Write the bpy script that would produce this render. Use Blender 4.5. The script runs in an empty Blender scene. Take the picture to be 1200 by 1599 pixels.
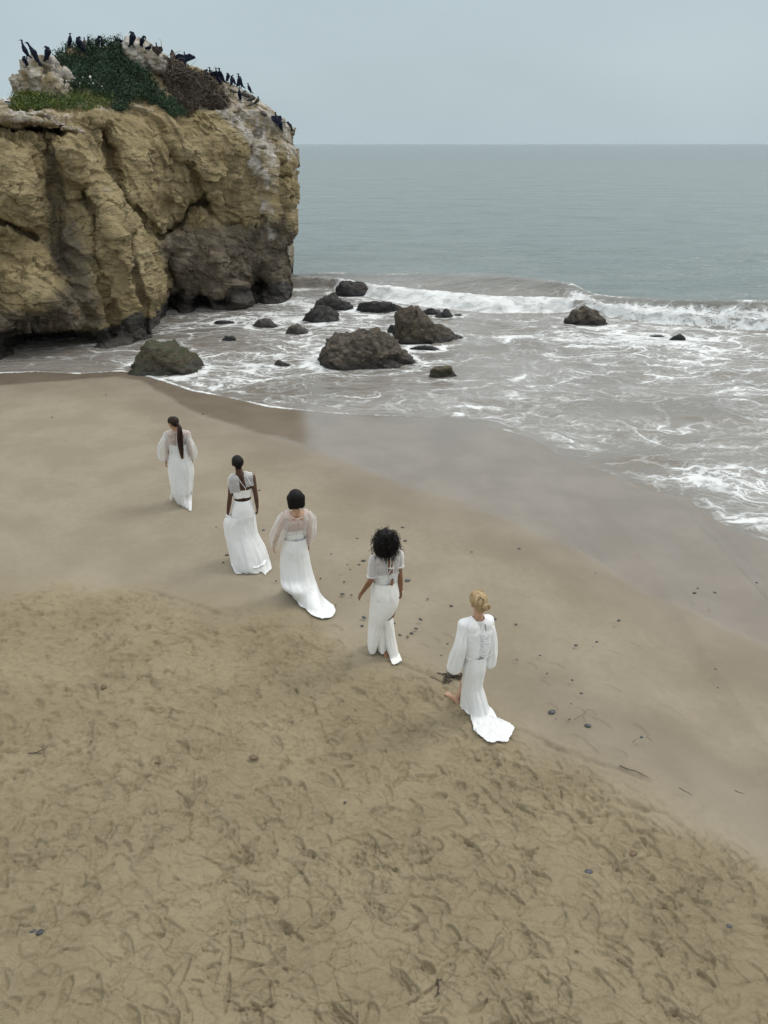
import bpy, bmesh, math, random
import numpy as np
from mathutils import Vector, Matrix

# ------------------------------------------------------------------ camera, sky, sun, exposure
S = bpy.context.scene
COL = S.collection
CAM_Z, PITCH, FPX = 5.9, math.radians(27.36), 1110.0
cam_d = bpy.data.cameras.new('camera')
cam_d.sensor_fit = 'VERTICAL'; cam_d.sensor_height = 36.0; cam_d.lens = FPX / 1599 * 36
cam_d.clip_start = 0.1; cam_d.clip_end = 60000
cam = bpy.data.objects.new('camera', cam_d); COL.objects.link(cam)
cam.location = (0, 0, CAM_Z); cam.rotation_euler = (math.pi / 2 - PITCH, 0, 0)
S.camera = cam

SUN_EL, SUN_AZ = math.radians(52), math.radians(62)      # azimuth measured from +Y (ahead) towards +X (right)
world = bpy.data.worlds.new('World'); S.world = world; world.use_nodes = True
nt = world.node_tree; nt.nodes.clear()
wo = nt.nodes.new('ShaderNodeOutputWorld'); bg = nt.nodes.new('ShaderNodeBackground')
sky = nt.nodes.new('ShaderNodeTexSky'); sky.sky_type = 'NISHITA'; sky.sun_disc = False
sky.sun_elevation = SUN_EL; sky.sun_rotation = SUN_AZ; sky.dust_density = 4.0
# overcast layer: an even pale grey-blue cloud deck, a little brighter overhead, with very soft large cloud mottling
tc = nt.nodes.new('ShaderNodeTexCoord'); sp = nt.nodes.new('ShaderNodeSeparateXYZ')
nt.links.new(tc.outputs['Generated'], sp.inputs[0])
cr = nt.nodes.new('ShaderNodeValToRGB'); nt.links.new(sp.outputs['Z'], cr.inputs[0])
cr.color_ramp.elements[0].position = 0.0; cr.color_ramp.elements[0].color = (4.1, 5.0, 5.35, 1)
e = cr.color_ramp.elements.new(0.15); e.color = (4.05, 4.90, 5.22, 1)
e = cr.color_ramp.elements.new(0.45); e.color = (8.4, 9.0, 9.2, 1)
cr.color_ramp.elements[-1].position = 1.0; cr.color_ramp.elements[-1].color = (12.6, 13.0, 13.1, 1)
no = nt.nodes.new('ShaderNodeTexNoise'); no.inputs['Scale'].default_value = 2.2; no.inputs['Detail'].default_value = 3
mp = nt.nodes.new('ShaderNodeMapping'); mp.inputs['Scale'].default_value = (1, 1, 3)
nt.links.new(tc.outputs['Generated'], mp.inputs[0]); nt.links.new(mp.outputs[0], no.inputs['Vector'])
mr = nt.nodes.new('ShaderNodeMapRange'); mr.inputs[1].default_value = .3; mr.inputs[2].default_value = .7
mr.inputs[3].default_value = .93; mr.inputs[4].default_value = 1.05
nt.links.new(no.outputs['Fac'], mr.inputs[0])
mul = nt.nodes.new('ShaderNodeVectorMath'); mul.operation = 'SCALE'
nt.links.new(cr.outputs[0], mul.inputs[0]); nt.links.new(mr.outputs[0], mul.inputs['Scale'])
mx = nt.nodes.new('ShaderNodeMix'); mx.data_type = 'RGBA'; mx.inputs[0].default_value = 0.92
nt.links.new(sky.outputs[0], mx.inputs[6]); nt.links.new(mul.outputs[0], mx.inputs[7])
nt.links.new(mx.outputs[2], bg.inputs['Color']); bg.inputs['Strength'].default_value = 0.1
nt.links.new(bg.outputs[0], wo.inputs['Surface'])

sun_d = bpy.data.lights.new('sun', 'SUN'); sun_d.energy = 1.0; sun_d.angle = math.radians(18); sun_d.color = (1, .96, .9)
sun = bpy.data.objects.new('sun', sun_d); COL.objects.link(sun)
sd = Vector((math.sin(SUN_AZ) * math.cos(SUN_EL), math.cos(SUN_AZ) * math.cos(SUN_EL), math.sin(SUN_EL)))
sun.rotation_euler = sd.to_track_quat('Z', 'Y').to_euler()
S.view_settings.view_transform = 'Standard'; S.view_settings.look = 'None'
S.view_settings.exposure = 0.28; S.view_settings.gamma = 1.0; S.view_settings.use_curve_mapping = False

# ------------------------------------------------------------------ survey: rays of the photograph to real world points
CP, SP_ = math.cos(PITCH), math.sin(PITCH)
def ray(px, py):
    a = (np.asarray(px, float) - 600) / FPX; b = (799.5 - np.asarray(py, float)) / FPX
    return a, CP + b * SP_, -SP_ + b * CP
def W(px, py, Y):
    a, f, u = ray(px, py); t = np.asarray(Y, float) / f
    return np.stack(np.broadcast_arrays(a * t, f * t, CAM_Z + u * t), -1)
def G(px, py, z):
    a, f, u = ray(px, py); t = (z - CAM_Z) / u
    return np.stack(np.broadcast_arrays(a * t, f * t, CAM_Z + u * t), -1)

# ------------------------------------------------------------------ noise (numpy)
_r = np.random.RandomState(7)
_perm = _r.permutation(256).astype(np.int32); _perm = np.concatenate([_perm, _perm, _perm])
_g = _r.normal(size=(256, 3)); _g /= np.linalg.norm(_g, axis=1)[:, None]; _g = _g.astype(np.float32)
def pn(x, y, z):
    x, y, z = [np.asarray(v, np.float32) for v in np.broadcast_arrays(x, y, z)]
    xf, yf, zf = np.floor(x), np.floor(y), np.floor(z)
    X, Y, Z = [v.astype(np.int32) & 255 for v in (xf, yf, zf)]
    x, y, z = x - xf, y - yf, z - zf
    u, v, w = [t * t * t * (t * (t * 6 - 15) + 10) for t in (x, y, z)]
    out = 0
    for i in (0, 1):
        a = _perm[X + i]
        for j in (0, 1):
            b = _perm[a + Y + j]
            for k in (0, 1):
                g = _g[_perm[b + Z + k]]
                d = g[..., 0] * (x - i) + g[..., 1] * (y - j) + g[..., 2] * (z - k)
                out = out + d * (u if i else 1 - u) * (v if j else 1 - v) * (w if k else 1 - w)
    return out * 1.6
def fbm(x, y, z=0.0, o=4, lac=2.03, g=.5, ridge=False):
    a, s, t = 1.0, 0, 0
    for i in range(o):
        n = pn(x * lac ** i + 17.3 * i, y * lac ** i - 9.1 * i, z * lac ** i + 4.7 * i)
        if ridge: n = 1 - 2 * np.abs(n)
        s = s + a * n; t += a; a *= g
    return s / t
def _cells(p, seed):
    base = [np.floor(v) for v in p]; best = np.full(p[0].shape, 1e9, np.float32); b2 = best.copy(); val = np.zeros(p[0].shape, np.float32)
    rng_ = [(-1, 0, 1)] * 3 if len(p) == 3 else [(-1, 0, 1)] * 2 + [(0,)]
    for i in rng_[0]:
        for j in rng_[1]:
            for k in rng_[2]:
                off = (i, j, k)[:len(p)]; c = [b + o for b, o in zip(base, off)]
                ci = [v.astype(np.int32) & 255 for v in c] + [np.int32(seed & 255)]
                h = _perm[ci[0]]
                for q in ci[1:]: h = _perm[h + q]
                g1, g2 = _g[h], _g[(h + 57) & 255]; d = [v - (cc + .5 + .45 * g1[..., n]) for n, (v, cc) in enumerate(zip(p, c))]
                r = sum(v * v for v in d); pl = sum(v * g2[..., n] for n, v in enumerate(d)) * .6 + .35 * _g[(h + 99) & 255][..., 0]
                m = r < best; b2 = np.where(m, best, np.minimum(b2, r)); val = np.where(m, pl, val); best = np.where(m, r, best)
    return val, np.sqrt(b2) - np.sqrt(best)
def facets(x, y, z, seed=0):                    # piecewise flat faces with sharp edges
    return _cells([np.asarray(v, np.float32) for v in (x, y, z)], seed)[0]
def plates(x, y, seed=0):
    return _cells([np.asarray(v, np.float32) for v in (x, y)], seed)
def sst(a, b, x):
    t = np.clip((x - a) / (b - a), 0, 1); return t * t * (3 - 2 * t)
def dpoly(px, py, pts, closed=False):
    pts = np.asarray(pts, float); n = len(pts); best = np.full(np.shape(px), 1e9)
    for i in range(n if closed else n - 1):
        a, b = pts[i], pts[(i + 1) % n]; d = b - a
        t = np.clip(((px - a[0]) * d[0] + (py - a[1]) * d[1]) / (d @ d + 1e-9), 0, 1)
        best = np.minimum(best, np.hypot(px - a[0] - t * d[0], py - a[1] - t * d[1]))
    return best
def pinside(px, py, pts):
    c = np.zeros(np.shape(px), bool); n = len(pts)
    for i in range(n):
        (x1, y1), (x2, y2) = pts[i], pts[(i + 1) % n]
        if y1 == y2: continue
        c ^= ((y1 > py) != (y2 > py)) & (px < (x2 - x1) * (py - y1) / (y2 - y1) + x1)
    return c
def pmask(px, py, pts, soft):
    d = dpoly(px, py, pts, True); return sst(-soft, soft, np.where(pinside(px, py, pts), d, -d))
def gsm(a, s):
    k = np.exp(-.5 * (np.arange(-int(3 * s), int(3 * s) + 1) / s) ** 2); k /= k.sum()
    return np.convolve(np.pad(a, len(k) // 2, mode='edge'), k, 'valid')

# ------------------------------------------------------------------ mesh helpers
def tag(o, label=None, cat=None, group=None, kind=None):
    if label: o['label'] = label
    if cat: o['category'] = cat
    if group: o['group'] = group
    if kind: o['kind'] = kind
    return o
def link(name, me, mat=None, parent=None):
    o = bpy.data.objects.new(name, me); COL.objects.link(o)
    if mat is not None and me is not None:
        me.materials.clear(); me.materials.append(mat)
    if parent is not None: o.parent = parent
    return o
def np_mesh(name, V, F, smooth=True):
    V = np.asarray(V, np.float32).reshape(-1, 3); F = np.asarray(F, np.int32)
    me = bpy.data.meshes.new(name); k = F.shape[1]
    me.vertices.add(len(V)); me.vertices.foreach_set('co', V.ravel())
    me.loops.add(F.size); me.loops.foreach_set('vertex_index', F.ravel())
    me.polygons.add(len(F)); me.polygons.foreach_set('loop_start', np.arange(0, F.size, k, dtype=np.int32))
    me.update(calc_edges=True); me.polygons.foreach_set('use_smooth', np.full(len(F), smooth)); me.update()
    return me
def grid_faces(n, m, wrap=False):
    i = np.arange(n - 1)[:, None] * m; j = np.arange(m if wrap else m - 1)[None, :]; jn = (j + 1) % m
    return np.stack([i + j, i + jn, i + m + jn, i + m + j], -1).reshape(-1, 4)
def attr(me, name, vals):
    a = me.attributes.new(name, 'FLOAT', 'POINT'); a.data.foreach_set('value', np.asarray(vals, np.float32).ravel())
def empty(name, loc, parent=None):
    o = bpy.data.objects.new(name, None); COL.objects.link(o); o.location = loc; o.empty_display_size = .2
    if parent is not None: o.parent = parent
    return o

# ------------------------------------------------------------------ material helpers
class NT:
    def __init__(s, name):
        s.m = bpy.data.materials.new(name); s.m.use_nodes = True; s.t = s.m.node_tree; s.t.nodes.clear()
        s.out = s.t.nodes.new('ShaderNodeOutputMaterial'); s.p = s.t.nodes.new('ShaderNodeBsdfPrincipled')
        s.t.links.new(s.p.outputs[0], s.out.inputs[0]); s._pos = None
    def n(s, t, **kw):
        nd = s.t.nodes.new(t)
        for k, v in kw.items(): setattr(nd, k, v)
        return nd
    def put(s, sock, v):
        if isinstance(v, bpy.types.NodeSocket): s.t.links.new(v, sock)
        elif v is not None:
            try: sock.default_value = v
            except Exception: sock.default_value = (*v, 1) if len(v) == 3 else v
    def pos(s, scale=(1, 1, 1), rot=(0, 0, 0), obj=False):
        if obj: src = s.n('ShaderNodeTexCoord').outputs['Object']
        else: src = s.n('ShaderNodeNewGeometry').outputs['Position']
        mp = s.n('ShaderNodeMapping'); mp.inputs['Scale'].default_value = scale; mp.inputs['Rotation'].default_value = rot
        s.put(mp.inputs[0], src); return mp.outputs[0]
    def noise(s, vec, scale=1, detail=4, rough=.55, dist=0):
        nd = s.n('ShaderNodeTexNoise'); s.put(nd.inputs['Vector'], vec)
        nd.inputs['Scale'].default_value = scale; nd.inputs['Detail'].default_value = detail
        nd.inputs['Roughness'].default_value = rough; nd.inputs['Distortion'].default_value = dist; return nd.outputs['Fac']
    def vor(s, vec, scale=1, feature='DISTANCE_TO_EDGE', rnd=1):
        nd = s.n('ShaderNodeTexVoronoi', feature=feature); s.put(nd.inputs['Vector'], vec)
        nd.inputs['Scale'].default_value = scale; nd.inputs['Randomness'].default_value = rnd; return nd.outputs['Distance']
    def math(s, op, a, b=None, c=None, clamp=False):
        nd = s.n('ShaderNodeMath', operation=op, use_clamp=clamp); s.put(nd.inputs[0], a)
        if b is not None: s.put(nd.inputs[1], b)
        if c is not None: s.put(nd.inputs[2], c)
        return nd.outputs[0]
    def vadd(s, a, b, scale=None):
        if scale is not None:
            q = s.n('ShaderNodeVectorMath', operation='SCALE'); s.put(q.inputs[0], b); s.put(q.inputs['Scale'], scale); b = q.outputs[0]
        nd = s.n('ShaderNodeVectorMath', operation='ADD'); s.put(nd.inputs[0], a); s.put(nd.inputs[1], b); return nd.outputs[0]
    def ncol(s, vec, scale, detail=3):
        nd = s.n('ShaderNodeTexNoise'); s.put(nd.inputs['Vector'], vec); nd.inputs['Scale'].default_value = scale
        nd.inputs['Detail'].default_value = detail
        q = s.n('ShaderNodeVectorMath', operation='SUBTRACT'); s.put(q.inputs[0], nd.outputs['Color']); q.inputs[1].default_value = (.5, .5, .5)
        return q.outputs[0]
    def ramp(s, v, a, b, lo=0.0, hi=1.0, smooth=True):
        nd = s.n('ShaderNodeMapRange', interpolation_type='SMOOTHSTEP' if smooth else 'LINEAR')
        s.put(nd.inputs[0], v); s.put(nd.inputs[1], a); s.put(nd.inputs[2], b); s.put(nd.inputs[3], lo); s.put(nd.inputs[4], hi)
        return nd.outputs[0]
    def mix(s, f, a, b):
        nd = s.n('ShaderNodeMix', data_type='RGBA'); s.put(nd.inputs[0], f); s.put(nd.inputs[6], a); s.put(nd.inputs[7], b); return nd.outputs[2]
    def at(s, name):
        nd = s.n('ShaderNodeAttribute', attribute_name=name); return nd.outputs['Fac']
    def bump(s, h, strength=1, dist=.1, normal=None):
        nd = s.n('ShaderNodeBump'); s.put(nd.inputs['Height'], h); s.put(nd.inputs['Strength'], strength); s.put(nd.inputs['Distance'], dist)
        if normal is not None: s.put(nd.inputs['Normal'], normal)
        return nd.outputs[0]
    def done(s, **kw):
        for k, v in kw.items(): s.put(s.p.inputs[k.replace('_', ' ')], v)
        return s.m

# ------------------------------------------------------------------ shore survey
ZS = -0.55                                     # level of the sea below the dry sand
def line(pts, z):
    P = np.array([G(a, b, z) for a, b in pts]); P = P[np.argsort(P[:, 0])]; return P[:, 0], P[:, 1]
SHO = line([(-200, 588), (0, 583), (60, 581), (120, 584), (190, 580), (230, 588), (262, 598), (300, 611), (350, 620), (420, 636), (470, 641), (520, 646), (600, 650), (680, 653),
            (760, 664), (830, 684), (850, 695), (880, 715), (950, 738), (1010, 765), (1075, 778), (1100, 802), (1150, 832), (1200, 845), (1350, 900), (1600, 1000)], ZS)
BER = line([(-300, 925), (0, 920), (100, 914), (230, 916), (300, 933), (400, 955), (480, 975), (560, 1020), (640, 1030), (700, 1060), (800, 1140),
            (880, 1172), (960, 1222), (1060, 1265), (1140, 1305), (1200, 1335), (1400, 1440)], -.1)
WET = line([(-300, 640), (0, 600), (180, 584), (215, 590), (250, 612), (290, 640), (350, 662), (420, 682), (470, 700), (520, 722), (620, 765), (700, 790), (780, 820),
            (860, 852), (950, 895), (1050, 950), (1120, 985), (1200, 1020), (1400, 1120)], -.35)
def fx(L, x, s=0): return np.interp(x, L[0], L[1])
def shore_d(x, y):                              # metres inland from the water's edge
    e = .3; sl = (fx(SHO, x + e) - fx(SHO, x - e)) / (2 * e)
    return (fx(SHO, x) - y) / np.sqrt(1 + sl * sl)
def beach_z(x, y):
    d = shore_d(x, y)
    return np.where(d > 0, ZS + .55 * (1 - np.exp(-.12 * np.maximum(d, 0))), ZS + np.maximum(d * .066, -4))
def smooth_sand(x, y):                          # the beach with its broad undulation, before any trampling
    d = shore_d(x, y); return beach_z(x, y) + (fbm(x * .35, y * .35, 1, 3) * .05 + fbm(x * 1.6, y * 1.6, 5, 3) * .010) * sst(1.5, 5, d)
def ground_px(px, py):
    z = -.25
    for _ in range(12):
        P = G(px, py, z); z = float(smooth_sand(P[0], P[1]))
    return G(px, py, z)
# ------------------------------------------------------------------ materials of the setting
def sand_material():
    m = NT('beach sand')
    p = m.pos(); wet = m.at('wet'); rg = m.at('churn')
    n1 = m.noise(p, .9, 5); n2 = m.noise(p, 9, 5, .6); n3 = m.noise(p, 260, 2, .7); n4 = m.noise(p, 45, 4, .65)
    dry = m.mix(m.ramp(n1, .35, .68), (.235, .199, .142), (.275, .235, .174))
    dry = m.mix(m.ramp(n2, .35, .75, 0, .3), dry, (.195, .162, .112))
    olive = m.mix(m.ramp(n1, .3, .7), (.278, .222, .132), (.332, .270, .166))
    dry = m.mix(m.math('MULTIPLY', rg, .85), dry, olive)
    dry = m.mix(m.ramp(n3, .52, .8, 0, .35), dry, (.11, .09, .065))
    dry = m.mix(m.ramp(m.noise(p, 120, 2), .55, .75, 0, .25), dry, (.36, .32, .26))
    wetc = m.mix(m.ramp(n1, .3, .7), (.155, .126, .094), (.195, .160, .122))
    damp = m.mix(.5, dry, wetc)
    nw = m.math('ADD', wet, m.math('MULTIPLY', m.math('SUBTRACT', n2, .5), .12))
    c = m.mix(m.ramp(nw, 0.05, .45), dry, damp); c = m.mix(m.ramp(nw, .45, .8), c, wetc)
    rough = m.ramp(nw, .3, .85, .92, .16)
    h = m.math('ADD', m.math('MULTIPLY', n4, .6), m.math('MULTIPLY', n3, .35))
    hs = m.math('MULTIPLY', m.ramp(nw, .2, .7, .6, .03), m.math('ADD', .4, m.math('MULTIPLY', rg, 1.1)))
    q_ = m.vadd(m.pos((1.0, 1.5, .2), (0, 0, -.35)), m.ncol(p, 5, 3), .22)
    vc = m.n('ShaderNodeTexVoronoi', feature='F1'); m.put(vc.inputs['Vector'], q_); vc.inputs['Scale'].default_value = 9
    vd = m.n('ShaderNodeTexVoronoi', feature='F1'); m.put(vd.inputs['Vector'], q_); vd.inputs['Scale'].default_value = 27
    sx_ = m.n('ShaderNodeSeparateXYZ'); m.put(sx_.inputs[0], vc.outputs['Color']); sy_ = m.n('ShaderNodeSeparateXYZ'); m.put(sy_.inputs[0], vd.outputs['Color'])
    pat = m.ramp(m.noise(p, 2.3, 3), .4, .65, .28, .5)
    pl = m.math('ADD', sx_.outputs[0], m.math('MULTIPLY', m.math('MULTIPLY', sy_.outputs[0], pat), .55)); pl = m.math('ADD', pl, m.math('MULTIPLY', m.math('MULTIPLY', m.noise(p, 42, 4, .7), pat), 1.0))
    b1 = m.bump(h, hs, .02); b1 = m.bump(pl, m.math('MULTIPLY', rg, .95), .027, b1)
    rip = m.noise(m.pos((2.5, 9, 1), (0, 0, .5)), 1.2, 3)
    b2 = m.bump(rip, m.ramp(nw, .5, .9, .0, .10), .02, b1)
    return m.done(Base_Color=c, Roughness=rough, Normal=b2, Specular_IOR_Level=m.ramp(nw, .3, .8, .25, .7))
def sea_material():
    m = NT('sea water and foam')
    g = m.n('ShaderNodeNewGeometry').outputs['Position']
    off = m.at('offshore'); f = m.at('foam'); lump = m.at('spray')
    w1 = m.ncol(g, .33, 4); w2 = m.ncol(g, 1.7, 3)
    q = m.vadd(g, w1, 3.2); q = m.vadd(q, w2, .55)
    sq = m.n('ShaderNodeMapping'); sq.inputs['Scale'].default_value = (.42, 1.0, 1.0); sq.inputs['Rotation'].default_value = (0, 0, .18); m.put(sq.inputs[0], q)
    v1 = m.vor(sq.outputs[0], .95); v2 = m.vor(sq.outputs[0], 2.7); v3 = m.vor(sq.outputs[0], 7.5)
    l1 = m.ramp(v1, 0, .10, 1, 0); l2 = m.ramp(v2, 0, .13, 1, 0); l3 = m.ramp(v3, 0, .22, 1, 0)
    nf = m.noise(sq.outputs[0], 1.6, 8, .66, .6); nb = m.noise(m.pos((.35, .7, 1), (0, 0, .1)), .55, 3, .5, .8)
    L = m.math('MAXIMUM', m.math('MULTIPLY', l1, .95), m.math('MULTIPLY', l2, .72)); L = m.math('MAXIMUM', L, m.math('MULTIPLY', l3, .5))
    N = m.ramp(nf, .3, .72, 0, 1, False)
    v = m.math('ADD', m.math('MULTIPLY', L, .50), m.math('MULTIPLY', N, .50))
    fe = m.math('ADD', f, m.math('MULTIPLY', m.math('SUBTRACT', nb, .5), m.math('MULTIPLY', m.math('MULTIPLY', f, m.math('SUBTRACT', 1.08, f)), 3.4)))
    thr = m.math('SUBTRACT', 1.0, fe)
    foam = m.ramp(v, thr, m.math('ADD', thr, .30))
    foam = m.math('MULTIPLY', foam, m.ramp(f, .02, .12))
    thin = m.math('MULTIPLY', m.ramp(v, m.math('SUBTRACT', thr, .25), m.math('ADD', thr, .1)), m.ramp(f, .02, .2, 0, .28))
    foam = m.math('MAXIMUM', foam, thin)
    nt_ = m.noise(m.pos((.5, 1, 1)), .5, 4)
    near = m.mix(m.ramp(nt_, .35, .65), (.175, .158, .135), (.235, .217, .195))
    near = m.mix(m.ramp(m.noise(m.pos((.6, 1.6, 1)), 1.1, 4), .5, .75, 0, .55), near, (.17, .14, .10))
    mid = m.mix(m.ramp(nt_, .35, .65), (.122, .150, .143), (.152, .180, .170))
    far = (.115, .152, .155)
    c = m.mix(m.ramp(off, .25, .62), near, mid); c = m.mix(m.ramp(off, .7, 1.0), c, far)
    c = m.mix(foam, c, m.mix(m.ramp(nf, .35, .6), (.44, .45, .445), (.72, .73, .72)))
    rough = m.math('ADD', m.math('MULTIPLY', foam, .6), m.ramp(off, .2, 1.0, .10, .22))
    h1 = m.noise(m.pos((.55, 1.5, 1)), 3.2, 4, .6); h2 = m.noise(m.pos((.35, 1.0, 1), (0, 0, .12)), .9, 4, .6); h3 = m.noise(m.pos((.22, 1.0, 1), (0, 0, -.08)), .16, 5, .6)
    b = m.bump(h3, m.ramp(off, .5, .9, 0, .9), 2.2)
    b = m.bump(h2, m.ramp(off, .1, .7, .3, 1.0), .42, b)
    b = m.bump(h1, .5, .055, b)
    b = m.bump(m.math('ADD', m.math('MULTIPLY', foam, .6), m.math('MULTIPLY', m.math('MULTIPLY', foam, m.noise(g, 9, 5, .7)), 1.3)), .6, .05, b)
    return m.done(Base_Color=c, Roughness=rough, Normal=b, IOR=1.33, Specular_IOR_Level=m.ramp(foam, 0, 1, .5, .15))
def rock_material(name='cliff sandstone', cliff=True, dark=(.055, .048, .042), mid=(.13, .108, .085), light=(.25, .21, .16), moss=0):
    m = NT(name)
    if cliff:
        p = m.pos(); st = m.pos((.5, .5, 2.2), (.25, .45, 0)); k = 1
    else:
        p = m.pos(obj=True); st = m.pos((.6, .6, 2.5), (.5, .5, .3), obj=True); k = 3.2
    n1 = m.noise(p, .35 * k, 6, .6); n2 = m.noise(p, 1.7 * k, 7, .65); n3 = m.noise(st, 2.6 * k, 6, .6, .4); n4 = m.noise(p, 9 * k, 5, .7)
    if cliff:
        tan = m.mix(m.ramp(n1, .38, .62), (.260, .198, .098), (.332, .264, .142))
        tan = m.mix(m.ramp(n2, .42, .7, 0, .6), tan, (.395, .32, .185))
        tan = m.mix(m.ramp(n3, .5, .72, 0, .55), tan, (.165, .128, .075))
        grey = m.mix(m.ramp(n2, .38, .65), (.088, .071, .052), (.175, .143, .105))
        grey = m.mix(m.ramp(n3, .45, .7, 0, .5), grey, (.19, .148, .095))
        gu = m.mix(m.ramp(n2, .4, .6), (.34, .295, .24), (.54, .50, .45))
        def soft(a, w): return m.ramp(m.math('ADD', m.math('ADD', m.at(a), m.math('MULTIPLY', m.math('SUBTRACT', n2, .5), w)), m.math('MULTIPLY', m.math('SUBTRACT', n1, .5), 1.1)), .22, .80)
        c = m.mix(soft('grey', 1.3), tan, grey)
        c = m.mix(soft('guano', 1.6), c, gu)
        stn = m.noise(m.pos((1.6, 1.6, .22)), 1.1, 5, .62); c = m.mix(m.ramp(stn, .52, .72, 0, .55), c, (.085, .066, .045)); c = m.mix(m.ramp(n4, .5, .72, 0, .4), c, (.12, .095, .065))
        c = m.mix(soft('wetbase', .7), c, m.mix(m.ramp(n2, .4, .6), (.028, .025, .022), (.075, .065, .055)))
        c = m.mix(m.ramp(m.noise(p, .8, 4), .6, .75, 0, .4), c, (.16, .135, .06))
        rough = m.ramp(m.at('wetbase'), .3, .8, .9, .5)
    else:
        c = m.mix(m.ramp(n2, .35, .62), mid, light); c = m.mix(m.ramp(n3, .45, .65, 0, .7), c, dark)
        sx = m.n('ShaderNodeSeparateXYZ'); m.put(sx.inputs[0], m.pos())
        wz = m.ramp(m.math('ADD', sx.outputs[2], m.math('MULTIPLY', n2, .35)), ZS + .2, ZS + .55, .9, 0)
        c = m.mix(wz, c, dark)
        if moss:
            gz = m.n('ShaderNodeSeparateXYZ'); m.put(gz.inputs[0], m.n('ShaderNodeNewGeometry').outputs['Normal'])
            c = m.mix(m.math('MULTIPLY', m.ramp(gz.outputs[2], .35, .8), m.ramp(n2, .42, .55, 0, moss)), c, (.032, .040, .016))
        rough = m.ramp(wz, 0, .9, .8, .35)
    cr = m.ramp(m.vor(m.vadd(st, m.ncol(p, 1.1 * k), .9), .9 * k), 0, .06, 1, 0)
    cr = m.math('MULTIPLY', cr, m.ramp(n1, .5, .62, 0, .35 if cliff else .6))
    c = m.mix(m.math('MULTIPLY', cr, .55), c, (.05, .04, .03))
    h = m.math('ADD', m.math('MULTIPLY', n2, .5), m.math('MULTIPLY', n3, .75)); h = m.math('ADD', h, m.math('MULTIPLY', n4, .32))
    h = m.math('SUBTRACT', h, m.math('MULTIPLY', cr, .5))
    b = m.bump(h, .9, .28 if cliff else .05)
    return m.done(Base_Color=c, Roughness=rough, Normal=b, Specular_IOR_Level=.3)
M_SAND, M_SEA, M_CLIFF = sand_material(), sea_material(), rock_material()

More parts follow.
